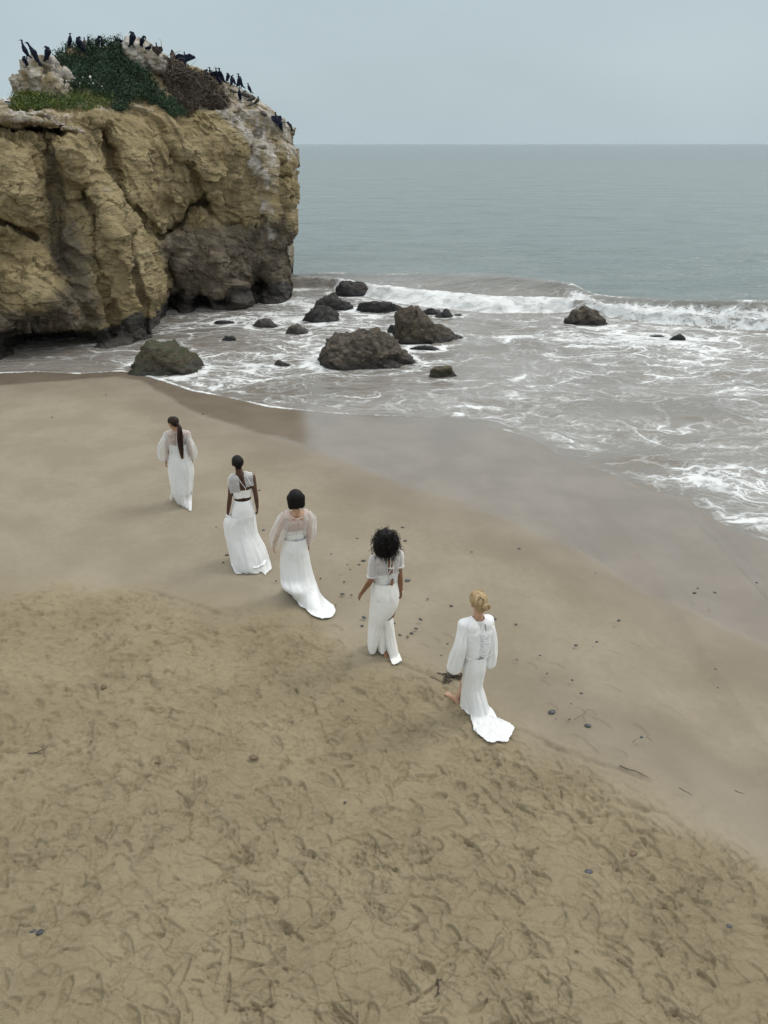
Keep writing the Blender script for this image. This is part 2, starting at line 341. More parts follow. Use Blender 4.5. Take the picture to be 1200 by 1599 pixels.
# ------------------------------------------------------------------ the beach: one ground sheet
def polar(r, th):
    R, T = np.meshgrid(r, th, indexing='ij'); return R * np.sin(T), R * np.cos(T)
def build_beach():
    nr = 600; r0, rm, r1 = 2.6, 10.6, 26.0
    rn = r0 * (rm / r0) ** (np.arange(nr) / (nr - 1)); step = np.log(rm / r0) / (nr - 1); rn2 = rm * (r1 / rm) ** (np.arange(1, 131) / 130)
    rf = r1 * (9000 / r1) ** (np.arange(1, 70) / 69)
    r = np.concatenate([[.02, .8, 1.6, 2.2], rn, rn2, rf]); DA = .0026
    tf = np.arange(-.86, .861, DA); th = np.concatenate([np.linspace(-math.pi, -.87, 50), tf, np.linspace(.87, math.pi, 50)])
    X, Y = polar(r, th)
    z = beach_z(X, Y); bd = fx(BER, X) - Y                       # metres inland of the berm
    bdn = bd + .55 * fbm(X * .9, Y * .9, 3, 3)
    churn = sst(-.5, .45, bdn)
    lev = fbm(X * .35, Y * .35, 1, 3) * .05
    soft = fbm(X * 1.6, Y * 1.6, 5, 3) * .010
    z = z + (lev + soft) * sst(1.5, 5, shore_d(X, Y)) + .035 * np.exp(-(bdn / .6) ** 2)
    # churned sand: trodden lumps, crumbling edges
    wx, wy = X + .10 * fbm(X * 3, Y * 3, 8, 2), Y + .10 * fbm(X * 3, Y * 3, 18, 2)
    lump = fbm(wx * 2.2, wy * 3.0, 2, 2, ridge=False) * .014 + fbm(wx * 8, wy * 12, 9, 5, g=.68) * .011
    ax_, ay_ = wx * .94 + wy * .34 + .05 * fbm(X * 9, Y * 9, 3, 2), wy * .94 - wx * .34 + .05 * fbm(X * 9, Y * 9, 13, 2)
    p1, e1 = plates(ax_ * 2.3, ay_ * 4.2, 3); p2, e2 = plates(ax_ * 5.5, ay_ * 9, 9); p3, e3 = plates(ax_ * 12, ay_ * 18, 23); pm = sst(-.15, .25, fbm(X * 1.3, Y * 1.3, 51, 2))
    lump += p1 * .020 + p2 * .020 * (.25 + .75 * pm) + p3 * .016 * (.3 + .7 * pm) - .014 * sst(.05, .0, e1) * sst(-.1, .2, fbm(X * 1.1, Y * 1.1, 57, 2))
    cr_ = 1 - np.abs(pn(wx * 3.4 + wy * 1.2, wy * 5.0, 31)) * 1.6; lump += -.012 * sst(.86, .99, cr_) + .012 * sst(.0, .25, pn(wx * 4.1, wy * 6.2, 77))
    rd = fbm(wx * 2.6 + wy * .8, wy * 4.4, 12, 3, ridge=True); lump += sst(.45, .9, rd) * .010
    near = sst(13, 9, np.hypot(X, Y)) * .4 + .6
    z = z + lump * churn * near
    # prints pressed into it one by one
    rng = np.random.RandomState(3)
    lr0, lth0 = np.log(r0), -.86
    nrow0, ncol0 = 4, 50
    def stamp(x, y, ang, L, Wd, dep, rim, kind):
        rr = math.hypot(x, y); tt = math.atan2(x, y); m = (L * .9 + .06) / rr
        i0 = nrow0 + int((math.log(rr) - lr0 - m) / step); i1 = nrow0 + int((math.log(rr) - lr0 + m) / step) + 1
        j0 = ncol0 + int((tt - lth0 - m) / DA); j1 = ncol0 + int((tt - lth0 + m) / DA) + 1
        i0, i1 = max(i0, nrow0), min(i1, nrow0 + nr); j0, j1 = max(j0, ncol0), min(j1, ncol0 + len(tf))
        if i1 - i0 < 3 or j1 - j0 < 3: return
        dx, dy = X[i0:i1, j0:j1] - x, Y[i0:i1, j0:j1] - y
        c, s = math.cos(ang), math.sin(ang); u, v = dx * c + dy * s, -dx * s + dy * c
        if kind == 0:                                   # shoe or foot: sole and heel
            w = Wd * (.78 + .22 * np.cos(np.clip(u / L * 2 - .6, -2, 2) * 1.6))
            d = np.maximum(np.abs(u) / (L / 2), 0) ** 2.6 + np.abs(v / (w / 2)) ** 2.6
            e = d ** (1 / 2.6)
        elif kind == 1:                                 # heel or toe dig
            e = np.hypot(u / (L / 3), v / (Wd / 2))
        else:                                           # scuff: crescent
            vv = v - (u / L) ** 2 * Wd * 1.2; e = np.hypot(u / (L / 2), vv / (Wd / 3))
        h = -dep * (1 - sst(.86, 1.03, e)) * (1 + .35 * np.clip(u / L, -1, 1)) + rim * np.exp(-((e - 1.18) / .16) ** 2) * (.65 - .6 * np.clip(u / L, -1, 1))
        if kind == 0 and dep > .014 and rng.rand() < .3:
            h += .003 * np.sign(np.sin(u * 330)) * (e < .85)
        keep = sst(.85, 1.0, e) if kind != 2 else 1
        z[i0:i1, j0:j1] += h * churn[i0:i1, j0:j1]
    def spot():
        while True:
            x, y = rng.uniform(-9, 9), rng.uniform(1.8, 12)
            if abs(x) < y * 1.02 + .5 and y < float(fx(BER, x)) + .3: return x, y
    for _ in range(1900):
        x, y = spot(); a = math.radians(rng.choice([118, 130, 150, 205, 60, 300, 330]) + rng.normal(0, 22)); k = rng.choice([0, 1, 2], p=[.5, .25, .25])
        old = rng.rand()
        stamp(x, y, a, rng.uniform(.20, .28), rng.uniform(.08, .11), (.006 + .018 * old ** 2.2) * (1.2 if k == 1 else 1), (.003 + .010 * old), k)
    for _ in range(2100):
        x, y = spot()
        if pn(x * .9, y * .9, 61.3) < rng.uniform(-.25, .35): continue
        a = math.radians(rng.choice([20, 35, 150, 165, 100]) + rng.normal(0, 25)); stamp(x, y, a, rng.choice([.07, .12, .18, .30]) * rng.uniform(.8, 1.2), rng.uniform(.025, .06), rng.uniform(.005, .024), rng.uniform(.002, .009), 2)
    # the trail each walker has just left behind her
    ch1 = churn.copy(); churn[:] = np.maximum(churn, .75)
    for wpx, wpy, n_, dx_, dy_ in ((745, 1150, 7, 60, 52), (600, 1045, 5, 55, 50), (470, 950, 4, 50, 40)):
        A_, B_ = ground_px(wpx, wpy)[:2], ground_px(wpx + dx_ * n_ * .7, wpy + dy_ * n_ * .7)[:2]; dv = (B_ - A_) / np.linalg.norm(B_ - A_); an = math.atan2(-dv[1], -dv[0])
        for k in range(n_):
            q = A_ + dv * (.35 + .36 * k) + np.array([-dv[1], dv[0]]) * (.09 if k % 2 else -.09) + rng.normal(0, .02, 2); stamp(q[0], q[1], an + rng.normal(0, .12), .24, .095, .020, .012, 0); stamp(q[0] + dv[0] * .09, q[1] + dv[1] * .09, an, .10, .07, .010, .004, 1)
    churn[:] = ch1
    # a few prints on the firm damp sand right of the fair-haired woman
    ch2 = churn.copy(); churn[:] = np.maximum(churn, .8)
    for px, py in [(905, 1110), (862, 1105), (850, 1068), (955, 1075), (1000, 1140), (985, 1005), (830, 1040), (940, 1130), (900, 1155), (700, 995), (680, 1000), (1050, 1110), (660, 1010), (960, 1020), (870, 1040), (920, 1170), (968, 1178)]:
        P = ground_px(px, py); stamp(P[0], P[1], math.radians(rng.uniform(120, 160)), .25, .11, .014, .006, rng.choice([0, 1]))
    # the scoured scarp at the foot of the berm, lower right
    for pts in ([(790, 1140), (830, 1150), (870, 1172), (900, 1180)], [(940, 1240), (965, 1245), (990, 1262), (1010, 1268)], [(965, 1258), (1000, 1266), (1040, 1275), (1060, 1290)], [(850, 1165), (910, 1190), (970, 1205), (1010, 1222)], [(610, 1035), (650, 1050), (700, 1070), (720, 1085)], [(230, 925), (300, 945), (350, 965)]):
        Q = np.array([ground_px(*p) for p in pts]); sub = np.hypot(X - Q[:, 0].mean(), Y - Q[:, 1].mean()) < 1.6
        dd = dpoly(X[sub] + .03 * fbm(X[sub] * 9, Y[sub] * 9, 1, 2), Y[sub] + .03 * fbm(X[sub] * 9, Y[sub] * 9, 7, 2), Q[:, :2])
        z[sub] += -.022 * np.exp(-(dd / .028) ** 2) + .010 * np.exp(-((dd - .08) / .035) ** 2)
    churn[:] = ch2
    sd_ = shore_d(X, Y); wl = fx(WET, X) - Y + .25 * fbm(X * .8, Y * .8, 4, 3)
    wet = 1 - sst(-1.0, .75, wl)
    wet = np.maximum(wet, .46 * (1 - sst(.0, 3.6, wl)))
    wet = np.maximum(wet, .30 * sst(1.9, .2, np.abs(bd + .7)) * sst(1.5, -1, X) * 0 + .46 * np.exp(-((bd + 1.0 + .35 * fbm(X * .7, Y * .7, 6, 3)) / 1.0) ** 2) * sst(-.5, 3.2, X))
    wet = np.maximum(wet, 1 - sst(0.2, .6, sd_)) * np.where(sd_ < -.5, 1, 1)
    me = np_mesh('beach', np.stack([X, Y, z], -1), grid_faces(*X.shape)[:, ::-1])
    attr(me, 'wet', np.clip(wet, 0, 1)); attr(me, 'churn', churn)
    o = link('beach_sand', me, M_SAND); tag(o, kind='structure', label='trodden tan sand beach sloping to the wet edge of the sea')
    sub = (slice(4, 4 + nr, 1), slice(50, 50 + len(tf), 1)); zz = z[sub]
    def H(x, y):
        if math.hypot(x, y) > rm * .995: return float(smooth_sand(x, y))
        i = (math.log(max(math.hypot(x, y), r0)) - lr0) / step; j = (math.atan2(x, y) + .86) / .0033
        return float(zz[min(max(int(round(i)), 0), nr - 1), min(max(int(round(j)), 0), len(tf) - 1)])
    dz_ = zz.copy()
    for ax in (0, 1):
        for k_ in range(1, 5): dz_ = np.maximum(dz_, np.maximum(np.roll(zz if ax == 0 else d0_, k_, ax), np.roll(zz if ax == 0 else d0_, -k_, ax)))
        d0_ = dz_.copy()
    for _ in range(14):
        for ax in (0, 1): dz_ = .5 * dz_ + .25 * (np.roll(dz_, 1, ax) + np.roll(dz_, -1, ax))
    def HV(x, y):
        i = np.clip(np.rint((np.log(np.maximum(np.hypot(x, y), r0)) - lr0) / step), 2, nr - 3).astype(int); j = np.clip(np.rint((np.arctan2(x, y) + .86) / DA), 2, len(tf) - 3).astype(int)
        return np.where(np.hypot(x, y) > rm * .98, smooth_sand(x, y) + .004, dz_[i, j])
    H.V = HV
    return H
SAND_H = build_beach()

# ------------------------------------------------------------------ boulders list (survey: centre px, foot py, width px, height px, style)
BOULDERS = [
 # px, foot_py, w, h, depth_ratio, seed, style, label
 (570, 577, 150, 60, .62, 1, 'brown', 'largest boulder, long brown ridged rock in the shallows'),
 (668, 537, 104, 62, .75, 2, 'wedge', 'brown wedge shaped boulder with high left end, behind the largest boulder'),
 (247, 585, 116, 62, .7, 3, 'moss', 'mossy layered tan boulder at the foot of the cliff on the sand edge'),
 (548, 462, 64, 26, .6, 4, 'black', 'black boulder farthest out, with surf breaking against it'),
 (516, 485, 60, 25, .6, 5, 'black', 'dark rounded boulder between the farthest one and the cliff tip'),
 (497, 504, 62, 30, .6, 6, 'black', 'dark squat boulder nearest the right tip of the cliff'),
 (592, 488, 72, 22, .5, 7, 'black', 'low black pointed rock behind the wedge shaped boulder'),
 (676, 492, 34, 14, .6, 8, 'black', 'small black rock in surf beside an even smaller one, right of the pointed rock'),
 (694, 497, 26, 12, .6, 9, 'black', 'smaller of two touching black rocks in the surf'),
 (716, 494, 20, 4, .6, 19, 'black', 'thin black rock sliver just showing right of the two touching rocks'),
 (919, 508, 64, 28, .6, 10, 'brown', 'lone brown boulder in front of the breaking wave on the right'),
 (1027, 502, 28, 12, .6, 11, 'brown', 'small rock half buried in white surf at right'),
 (1060, 533, 28, 11, .5, 12, 'black', 'small knobbly black rock with tail in the right shallows'),
 (1027, 526, 34, 4, .4, 13, 'black', 'flat dark rock barely above water beside the knobbly rock'),
 (690, 590, 40, 20, .6, 14, 'tan', 'small olive brown rock nearest the sand right of the largest boulder'),
 (664, 547, 46, 9, .5, 15, 'black', 'low dark rock strip in front of the wedge shaped boulder'),
 (464, 523, 36, 18, .6, 16, 'grey', 'small grey rounded rock left of the largest boulder with water over it'),
 (413, 511, 46, 14, .5, 17, 'grey', 'low grey rock slab awash near the cliff'),
 (348, 506, 34, 7, .4, 18, 'black', 'flat dark rock awash close to the cliff foot'),
 (357, 532, 24, 9, .6, 20, 'black', 'tiny dark rock in foam between cliff and mossy boulder'),
 (441, 572, 28, 10, .5, 21, 'grey', 'tiny rock in the shallows left of the largest boulder foot'),
 (621, 520, 26, 16, .6, 22, 'black', 'small dark rock tucked against the left foot of the wedge shaped boulder'),
]
BPOS = []
for b in BOULDERS:
    P = G(b[0], b[1], ZS); sc = (P[1] * CP + (CAM_Z - ZS) * SP_) / FPX; el_ = math.atan2(CAM_Z - ZS, P[1])
    w = b[2] * sc; BPOS.append((P[0], P[1] + w * b[4] * .42, w, max(b[3] * sc - w * b[4] * .55 * math.sin(el_), .25 * b[3] * sc) / math.cos(el_)))

# ------------------------------------------------------------------ the sea: one sheet to the horizon
TOE = line([(380, 452), (450, 448), (520, 450), (560, 460), (600, 469), (680, 481), (760, 488), (850, 489), (890, 486), (930, 492), (980, 500), (1040, 507), (1120, 513), (1250, 523), (1500, 530)], ZS)
CRE = line([(380, 420), (450, 420), (520, 420), (600, 424), (650, 424), (700, 430), (780, 436), (850, 443), (900, 450), (960, 460), (1050, 470), (1130, 477), (1250, 482), (1500, 492)], ZS + .62)
XW = lambda px, py: float(G(px, py, ZS)[0])
def build_sea():
    nr = 560; r0, r1 = 9.0, 56.0
    rn = r0 * (r1 / r0) ** (np.arange(nr) / (nr - 1)); rf = r1 * (40000 / r1) ** (np.arange(1, 200) / 199)
    r = np.concatenate([[3.0, 6.0, 8.0], rn, rf])
    tf = np.arange(-.72, .721, .0034); th = np.concatenate([np.linspace(-1.6, -.73, 30), tf, np.linspace(.73, 1.6, 30)])
    X, Y = polar(r, th); R = np.hypot(X, Y)
    sea = -shore_d(X, Y)
    z = np.full(X.shape, ZS)
    amp = sst(0, 9, sea)
    z += amp * .040 * fbm(X * .5, Y * 1.1, 2, 4) + .014 * sst(0, 2, sea) * fbm(X * 2.1, Y * 4.2, 6, 3)
    yt, yc = fx(TOE, X), fx(CRE, X); yt = yt + .35 * fbm(X * .6, Y * .1, 3, 3)
    s = (Y - yt) / (yc - yt)
    far = np.clip((Y - yc) / 6, 0, 50)
    A = np.interp(X, [XW(430, 430), XW(520, 430), XW(620, 440), XW(760, 440), XW(860, 445), XW(900, 455), XW(960, 460), XW(1080, 470), XW(1200, 480)], [.30, .42, .50, .82, .80, .5, .6, .85, .92])
    roll = .42 * sst(-.02, .22, s) * (1 - .35 * sst(.3, .5, s))
    face = np.where(s < 1, roll * (1 - sst(.3, .9, s)) + A * sst(.34, 1.0, s) ** 1.2, A * np.exp(-(s - 1) ** 2 * 2.5))
    face = np.where(s > 1, np.maximum(face, 0), face)
    lumps = np.exp(-((s - .2) / .22) ** 2)
    z += face + lumps * (.16 * fbm(X * 1.6, Y * 1.6, 4, 5) + .05 * fbm(X * 6, Y * 6, 2, 3)) * sst(.0, .1, s)
    z += .12 * fbm(X * .12, Y * .35, 9, 3) * sst(1.2, 2.5, s) * (1 - sst(150, 500, R))
    for k, (pts, h, w) in enumerate([([(640, 622), (720, 624), (820, 632), (880, 655), (960, 662), (1060, 650), (1200, 660)], .07, .35), ([(960, 715), (1040, 720), (1120, 735), (1200, 735)], .06, .3),
                          ([(960, 590), (1040, 580), (1150, 585)], .08, .5), ([(760, 520), (850, 540), (980, 545), (1100, 540), (1250, 550)], .07, .5), ([(600, 515), (740, 500), (840, 515)], .06, .5)]):
        Q = np.array([G(a, b, ZS) for a, b in pts]); sub = (Y > Q[:, 1].min() - 2) & (Y < Q[:, 1].max() + 2) & (R < 60)
        d = (np.interp(X[sub], Q[:, 0], Q[:, 1]) + .3 * fbm(X[sub] * .9, Y[sub] * .2, k, 2) - Y[sub]) / w
        e = sst(Q[0, 0] - .5, Q[0, 0] + 1, X[sub]) * sst(Q[-1, 0] + 3, Q[-1, 0] + 1, X[sub])
        z[sub] += h * e * np.where(d > 0, np.exp(-d * d * 3), np.exp(-d * d * .35))
    # foam
    foam = .385 * sst(-.02, .6, sea) * sst(1.25, .6, s) * (R < 60)
    foam += .10 * sst(5, 11, sea) * sst(0.02, -.3, s)
    foam *= np.clip(.98 + .75 * fbm(X * .22, Y * .35, 8, 2), .35, 1.6)
    edge = np.exp(-((sea - .07) / .07) ** 2) * (.15 + .20 * sst(2.5, -1, X) + .55 * np.maximum(sst(.0, .45, fbm(X * .8, Y * .8, 21, 3)), .8 * sst(2.5, -1, X)))
    foam = np.maximum(foam, edge)
    left = sst(XW(900, 470), XW(870, 480), X)
    white = sst(-.06, .02, s) * sst(.52 + .12 * fbm(X * .8, Y * .3, 5, 3), .38, s) * left * sst(XW(490, 440), XW(560, 450), X)
    wr = sst(-.10, .05, s + .12 * fbm(X * .8, Y * .8, 4, 3)) * sst(1.05, .6, s) * (1 - left) * (.80 + .35 * fbm(X * .5, Y * .8, 2, 3))
    foam = np.where((s > -.06) & (s < 1.1), np.maximum(foam * .45, np.maximum(white * 1.25, wr * 1.1)), foam)
    crest = (.36 + .34 * (1 - left)) * np.exp(-((s - 1.0) / .10) ** 2) + .30 * np.exp(-((s - 1.2) / .2) ** 2) * sst(XW(760, 440), XW(560, 420), X)
    foam = np.maximum(foam, crest * sst(.0, .35, fbm(X * .5, Y * .3, 31, 2) + .28))
    foam = np.maximum(foam, .62 * np.exp(-((s + .25) / .25) ** 2))
    foam += .10 * sst(9, 2, np.hypot(X - XW(420, 500), (Y - 29.) * .8)) * (s < .6)
    foam += .14 * sst(5, 1, np.hypot(X - XW(330, 590), Y - G(330, 590, ZS)[1])) * (sea > .05)
    foam += .35 * sst(2.6, .5, np.hypot(X - XW(1170, 790), (Y - G(1170, 790, ZS)[1]))) * (sea > .02)
    foam += .26 * sst(4.5, .5, np.hypot(X - XW(960, 540), (Y - G(960, 540, ZS)[1])) )
    for bx, by, bw, bh in BPOS:
        d = np.hypot((X - bx) / (bw * .6), (Y - by) / (bw * .5)); foam += .36 * np.exp(-((d - 1.0) / .14) ** 2) * (sea > 0)
    foam = np.where(s > 1.5, foam * .0 + .13 * sst(.25, .6, fbm(X * .12, Y * .2, 41, 3)) * (R < 75), foam)
    off = np.interp(s, [-2.5, 0, 1, 2.5, 8], [.1, .24, .42, .66, .8]); off = np.where(s > 8, .8 + .2 * sst(60, 600, R), off); off = np.where(sea < 3, .08, off)
    spray = lumps
    me = np_mesh('sea', np.stack([X, Y, z], -1), grid_faces(*X.shape)[:, ::-1])
    attr(me, 'foam', np.clip(foam, 0, 1.05)); attr(me, 'offshore', np.clip(off, 0, 1)); attr(me, 'spray', spray)
    tag(link('sea', me, M_SEA), kind='structure', label='grey green sea with a breaking wave and foam in the shallows')
build_sea()
# ------------------------------------------------------------------ the cliff
PXC = [-420, -200, -60, 0, 60, 100, 150, 200, 240, 258, 300, 350, 400, 440, 463]
BPY = [640, 590, 572, 562, 553, 550, 546, 536, 527, 498, 487, 482, 478, 472, 471]
RPY = [165, 168, 176, 180, 186, 190, 178, 190, 189, 189, 184, 172, 172, 188, 205]
RY = [24.5, 25, 25.6, 26.0, 27.0, 27.9, 29.0, 30.2, 31.2, 31.7, 32.8, 34.0, 34.8, 35.2, 35.4]
TPY = [150, 152, 160, 161, 150, 84, 76, 70, 76, 88, 104, 126, 156, 186, 202]
TY = [27, 27.6, 28.4, 29, 30.4, 33.4, 34.0, 34.6, 35.0, 35.2, 35.6, 36.2, 36.6, 36.3, 36.0]
def edge_px(py): return np.interp(py, [60, 205, 240, 270, 300, 345, 362, 376, 388, 402, 430, 455, 475, 520], [463, 463, 466, 464, 466, 464, 460, 449, 441, 444, 449, 453, 456, 458])
def cliff_features(px, py):
    """metres pushed back (+) or forward (-) from the plain face, from the survey of its gullies and buttresses"""
    qx = px + 9 * fbm(px / 45, py / 45, 1, 3); qy = py + 9 * fbm(px / 45, py / 45, 11, 3)
    d = np.zeros(px.shape)
    def crease(pts, w, dep, lip=0):
        e = dpoly(qx, qy, pts); return dep * np.exp(-(e / w) ** 2) + dep * .35 * np.exp(-(e / (w * 2.6)) ** 2)
    def blob(cx, cy, rx, ry, dep, p=2.0):
        return dep * np.exp(-(((qx - cx) / rx) ** 2 + ((qy - cy) / ry) ** 2) ** (p / 2))
    d += crease([(68, 228), (84, 262), (90, 330), (90, 400), (112, 450), (140, 500)], 12, .45)
    d += crease([(160, 205), (176, 262), (196, 318), (236, 366), (256, 430), (262, 480)], 8, .8)
    d += crease([(285, 470), (268, 430), (262, 400)], 6, .6)
    d += crease([(322, 318), (290, 326), (286, 350), (250, 366), (240, 352)], 5, .9)
    d += crease([(0, 345), (22, 352), (55, 372)], 3, .45) + blob(20, 395, 42, 26, .30)
    d += crease([(-60, 196), (0, 198), (50, 203), (88, 208)], 5.5, 1.1)
    d += crease([(330, 330), (345, 350), (380, 352), (440, 360)], 5, .25)
    d += crease([(255, 215), (270, 250), (300, 262), (310, 310)], 4, .25)
    d += crease([(130, 300), (150, 340), (148, 400), (170, 470), (180, 520)], 5, .35)
    d += crease([(400, 205), (395, 260), (410, 330)], 5, .3) + crease([(430, 210), (428, 280), (440, 340)], 5, .25)
    d += crease([(200, 370), (212, 420), (226, 470), (232, 520)], 5, .35)
    d += blob(60, 536, 60, 24, 2.6, 4) + blob(120, 528, 40, 18, 1.4, 4)
    d += blob(266, 486, 20, 30, 2.2, 3) + blob(312, 474, 16, 18, 1.3, 3) + blob(402, 448, 16, 30, 1.7, 3) + blob(445, 468, 8, 12, .8, 3) + blob(350, 470, 14, 10, .6, 3)
    d -= blob(190, 330, 40, 90, .8) + blob(215, 455, 30, 60, .7) + blob(30, 290, 45, 55, .75) + blob(110, 250, 26, 40, .5)
    d -= blob(235, 240, 45, 45, .7) + blob(330, 240, 55, 70, .7) + blob(335, 410, 45, 40, .6) + blob(430, 300, 30, 70, .6) + blob(360, 470, 18, 16, .6)
    d -= blob(100, 470, 50, 30, .6) + blob(50, 450, 40, 40, .5) + blob(155, 190, 22, 26, .5)
    d -= crease([(100, 215), (150, 300), (200, 390), (240, 460)], 22, .4)
    return d
def build_cliff():
    u0 = np.concatenate([np.linspace(-420, -30, 60, endpoint=False), np.linspace(-30, 463, 430)])
    base, rim, ry, top, ty = [gsm(np.interp(u0, PXC, a), 5) for a in (BPY, RPY, RY, TPY, TY)]
    by = np.array([G(0, b, ZS)[1] for b in base]); n = len(u0)
    rows = []
    def row(px, py, Y): rows.append(np.stack([px, py, Y], -1))
    NV = 300
    for k in range(NV):                                                   # face, from below the water up to the rim
        t = k / (NV - 1); py = base + (rim - base) * t
        Yb = by + (ry - by) * (t * .75 + .25 * t ** 2)
        row(u0, py, Yb)
    for k in range(1, 100):                                               # over the rim to the crest
        t = k / 99; py = rim + (top - rim) * t; row(u0, py, ry + (ty - ry) * (t ** .8))
    A = np.array(rows); px, py, Y = A[..., 0], A[..., 1], A[..., 2]
    w = sst(330, 463, px); ex = px + (edge_px(py) - 463) * w
    d = cliff_features(ex, py)
    vv = (np.arange(len(rows)) / NV)[:, None]
    dm = 1 - .85 * sst(.98, 1.12, vv); Y2 = Y + d * dm + 0.9 * sst(445, 463, px) ** 2
    P = W(ex, py, Y2)
    SV = P.copy()
    # under the water line, behind the crest and round the seaward tip
    und = [P[0] + np.array([0, -.1, -1.6]) * np.array([1, 1, 1])]
    P = np.concatenate([und[0][None], P]); px = np.concatenate([ex[:1], ex]); pys = np.concatenate([py[:1] + 30, py])
    back = []
    for k in range(1, 34):
        t = k / 33; q = P[-1].copy() if k == 1 else base_top.copy()
        if k == 1: base_top = P[-1].copy()
        q = base_top.copy(); q[:, 1] += 6 * t; q[:, 0] = q[:, 0] * q[:, 1] / base_top[:, 1] - .8 * t * sst(430, 463, u0); q[:, 2] -= (1.2 * t ** 1.5 + 12.5 * sst(.45, 1, t)); back.append(q)
    nb = len(back); P = np.concatenate([P, np.array(back)])
    px = np.concatenate([px, np.repeat(px[-1:], nb, 0)]); pys = np.concatenate([pys, pys[-1:] - 1000 * np.ones((nb, n))])
    m = P.shape[0]; tip = P[:, -1].copy(); tb = tip.copy(); wrapc = []
    zt = np.clip((tip[:, 2] - ZS) / 7, 0, 1)
    for k in range(1, 61):
        t = k / 60; q = tip.copy()
        q[:, 1] = tip[:, 1] + 7.5 * t ** .8; q[:, 0] = tip[:, 0] * (q[:, 1] / tip[:, 1]) - 11 * t ** .95 + .25 * t
        q[:, 2] = np.where(tip[:, 2] > 6.0, tip[:, 2] - .6 * t * (tip[:, 2] - 5.9), tip[:, 2]); wrapc.append(q)
    P = np.concatenate([P, np.array(wrapc).transpose(1, 0, 2)], 1)
    px = np.concatenate([px, np.repeat(px[:, -1:], 60, 1) + np.linspace(0, 300, 60)[None]], 1); pys = np.concatenate([pys, np.repeat(pys[:, -1:], 60, 1)], 1)
    def normals(P):
        a = np.gradient(P, axis=1); b = np.gradient(P, axis=0); nn = np.cross(a, b); return nn / (np.linalg.norm(nn, axis=-1, keepdims=True) + 1e-9)
    N = normals(P)
    x, y, z = P[..., 0], P[..., 1], P[..., 2]
    up = sst(1.0, 1.1, (np.arange(P.shape[0]) / NV))[:, None]
    disp = .28 * fbm(x * .42, y * .42, z * .42, 3) + .10 * fbm(x * .9, y * .9, z * .8, 4, ridge=True)
    wx = x + .5 * fbm(x * .7, y * .7, z * .7, 2); q = (z * .9 + wx * .55)
    disp += .085 * fbm(q * 1.9, x * .45, y * .45, 5, g=.6, ridge=True) + .075 * fbm(x * 2.6, y * 2.6, z * 2.2, 5, g=.62)
    disp = (disp - .10 * sst(440, 463, px)) * (1 - .6 * sst(448, 462, px)) - .12 * sst(463, 464, px)
    jx, jy, jz = x + .35 * fbm(x * 1.6, y * 1.6, z * 1.6, 3), y + .35 * fbm(x * 1.6, y * 1.6, z * 1.6 + 9, 3), z + .35 * fbm(x * 1.6 + 5, y * 1.6, z * 1.6, 3)
    disp += .34 * facets(jx * .42 + jz * .15, jy * .42, jz * .33, 5) + .20 * facets(jx * 1.0 + jz * .5, jy * .9, jz * .85, 11) + .10 * facets(jx * 2.3 + jz * 1.2, jy * 2, jz * 2.2, 17)
    disp *= (1 - .55 * up)
    P = P + N * disp[..., None]
    me = np_mesh('cliff', P, grid_faces(*P.shape[:2]))
    gx, gy = px, pys
    wob = 12 * fbm(x * .5, y * .5, z * .5, 3)
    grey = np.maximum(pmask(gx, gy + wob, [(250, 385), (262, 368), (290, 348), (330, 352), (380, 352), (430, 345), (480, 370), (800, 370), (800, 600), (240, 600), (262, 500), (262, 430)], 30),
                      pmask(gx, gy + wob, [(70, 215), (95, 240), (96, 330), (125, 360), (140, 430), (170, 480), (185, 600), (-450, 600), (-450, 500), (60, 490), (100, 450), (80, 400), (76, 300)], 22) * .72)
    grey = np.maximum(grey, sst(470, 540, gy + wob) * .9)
    gu = np.maximum(sst(40, 0, gy - np.interp(gx, [300, 350, 400, 463], [120, 165, 215, 250]) + wob) * sst(290, 340, gx) * .72,
                    pmask(gx, gy, [(385, 150), (440, 190), (440, 230), (432, 270), (424, 330), (428, 372), (418, 372), (408, 320), (396, 280), (390, 220)], 9) * .75)
    gu = np.maximum(gu, sst(212, 200, gy + wob * .4) * sst(150, 110, gx) * .50); gu = np.maximum(gu, sst(190, 175, gy) * .4)
    str_ = sst(.35, .7, fbm(gx / 5, gy / 60, 3, 3) + .3) ; gu = gu * (.72 + .45 * str_) + .42 * str_ * sst(330, 400, gx) * sst(380, 260, gy)
    gu = gu * (1 - .75 * sst(455, 470, gx) * sst(230, 300, gy))
    wb = np.maximum(sst(.35, .05, z - ZS - .45 - .9 * fbm(x * .5, y * .5, 2, 3)), 0)
    wb = np.maximum(wb, pmask(gx, gy, [(20, 600), (20, 530), (60, 510), (110, 515), (160, 540), (170, 600)], 14) * .8)
    wb = np.maximum(wb, .7 * pmask(gx, gy, [(245, 520), (250, 470), (280, 455), (330, 470), (400, 430), (440, 440), (470, 480), (460, 520)], 12))
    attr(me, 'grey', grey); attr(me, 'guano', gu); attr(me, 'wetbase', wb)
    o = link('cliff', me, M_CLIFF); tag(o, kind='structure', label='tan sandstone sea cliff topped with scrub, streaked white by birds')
    return P, px, pys, N
CL_P, CL_PX, CL_PY, CL_N = build_cliff()
CL_V = CL_P.reshape(-1, 3)
CAMP = np.array([0, 0, CAM_Z])
def _proj(P):
    x, y, z = P[..., 0], P[..., 1], P[..., 2] - CAM_Z
    dz = y * CP - z * SP_; v = y * SP_ + z * CP
    return 600 + FPX * x / dz, 799.5 - FPX * v / dz, dz
CL_QX, CL_QY, CL_QD = _proj(CL_V)
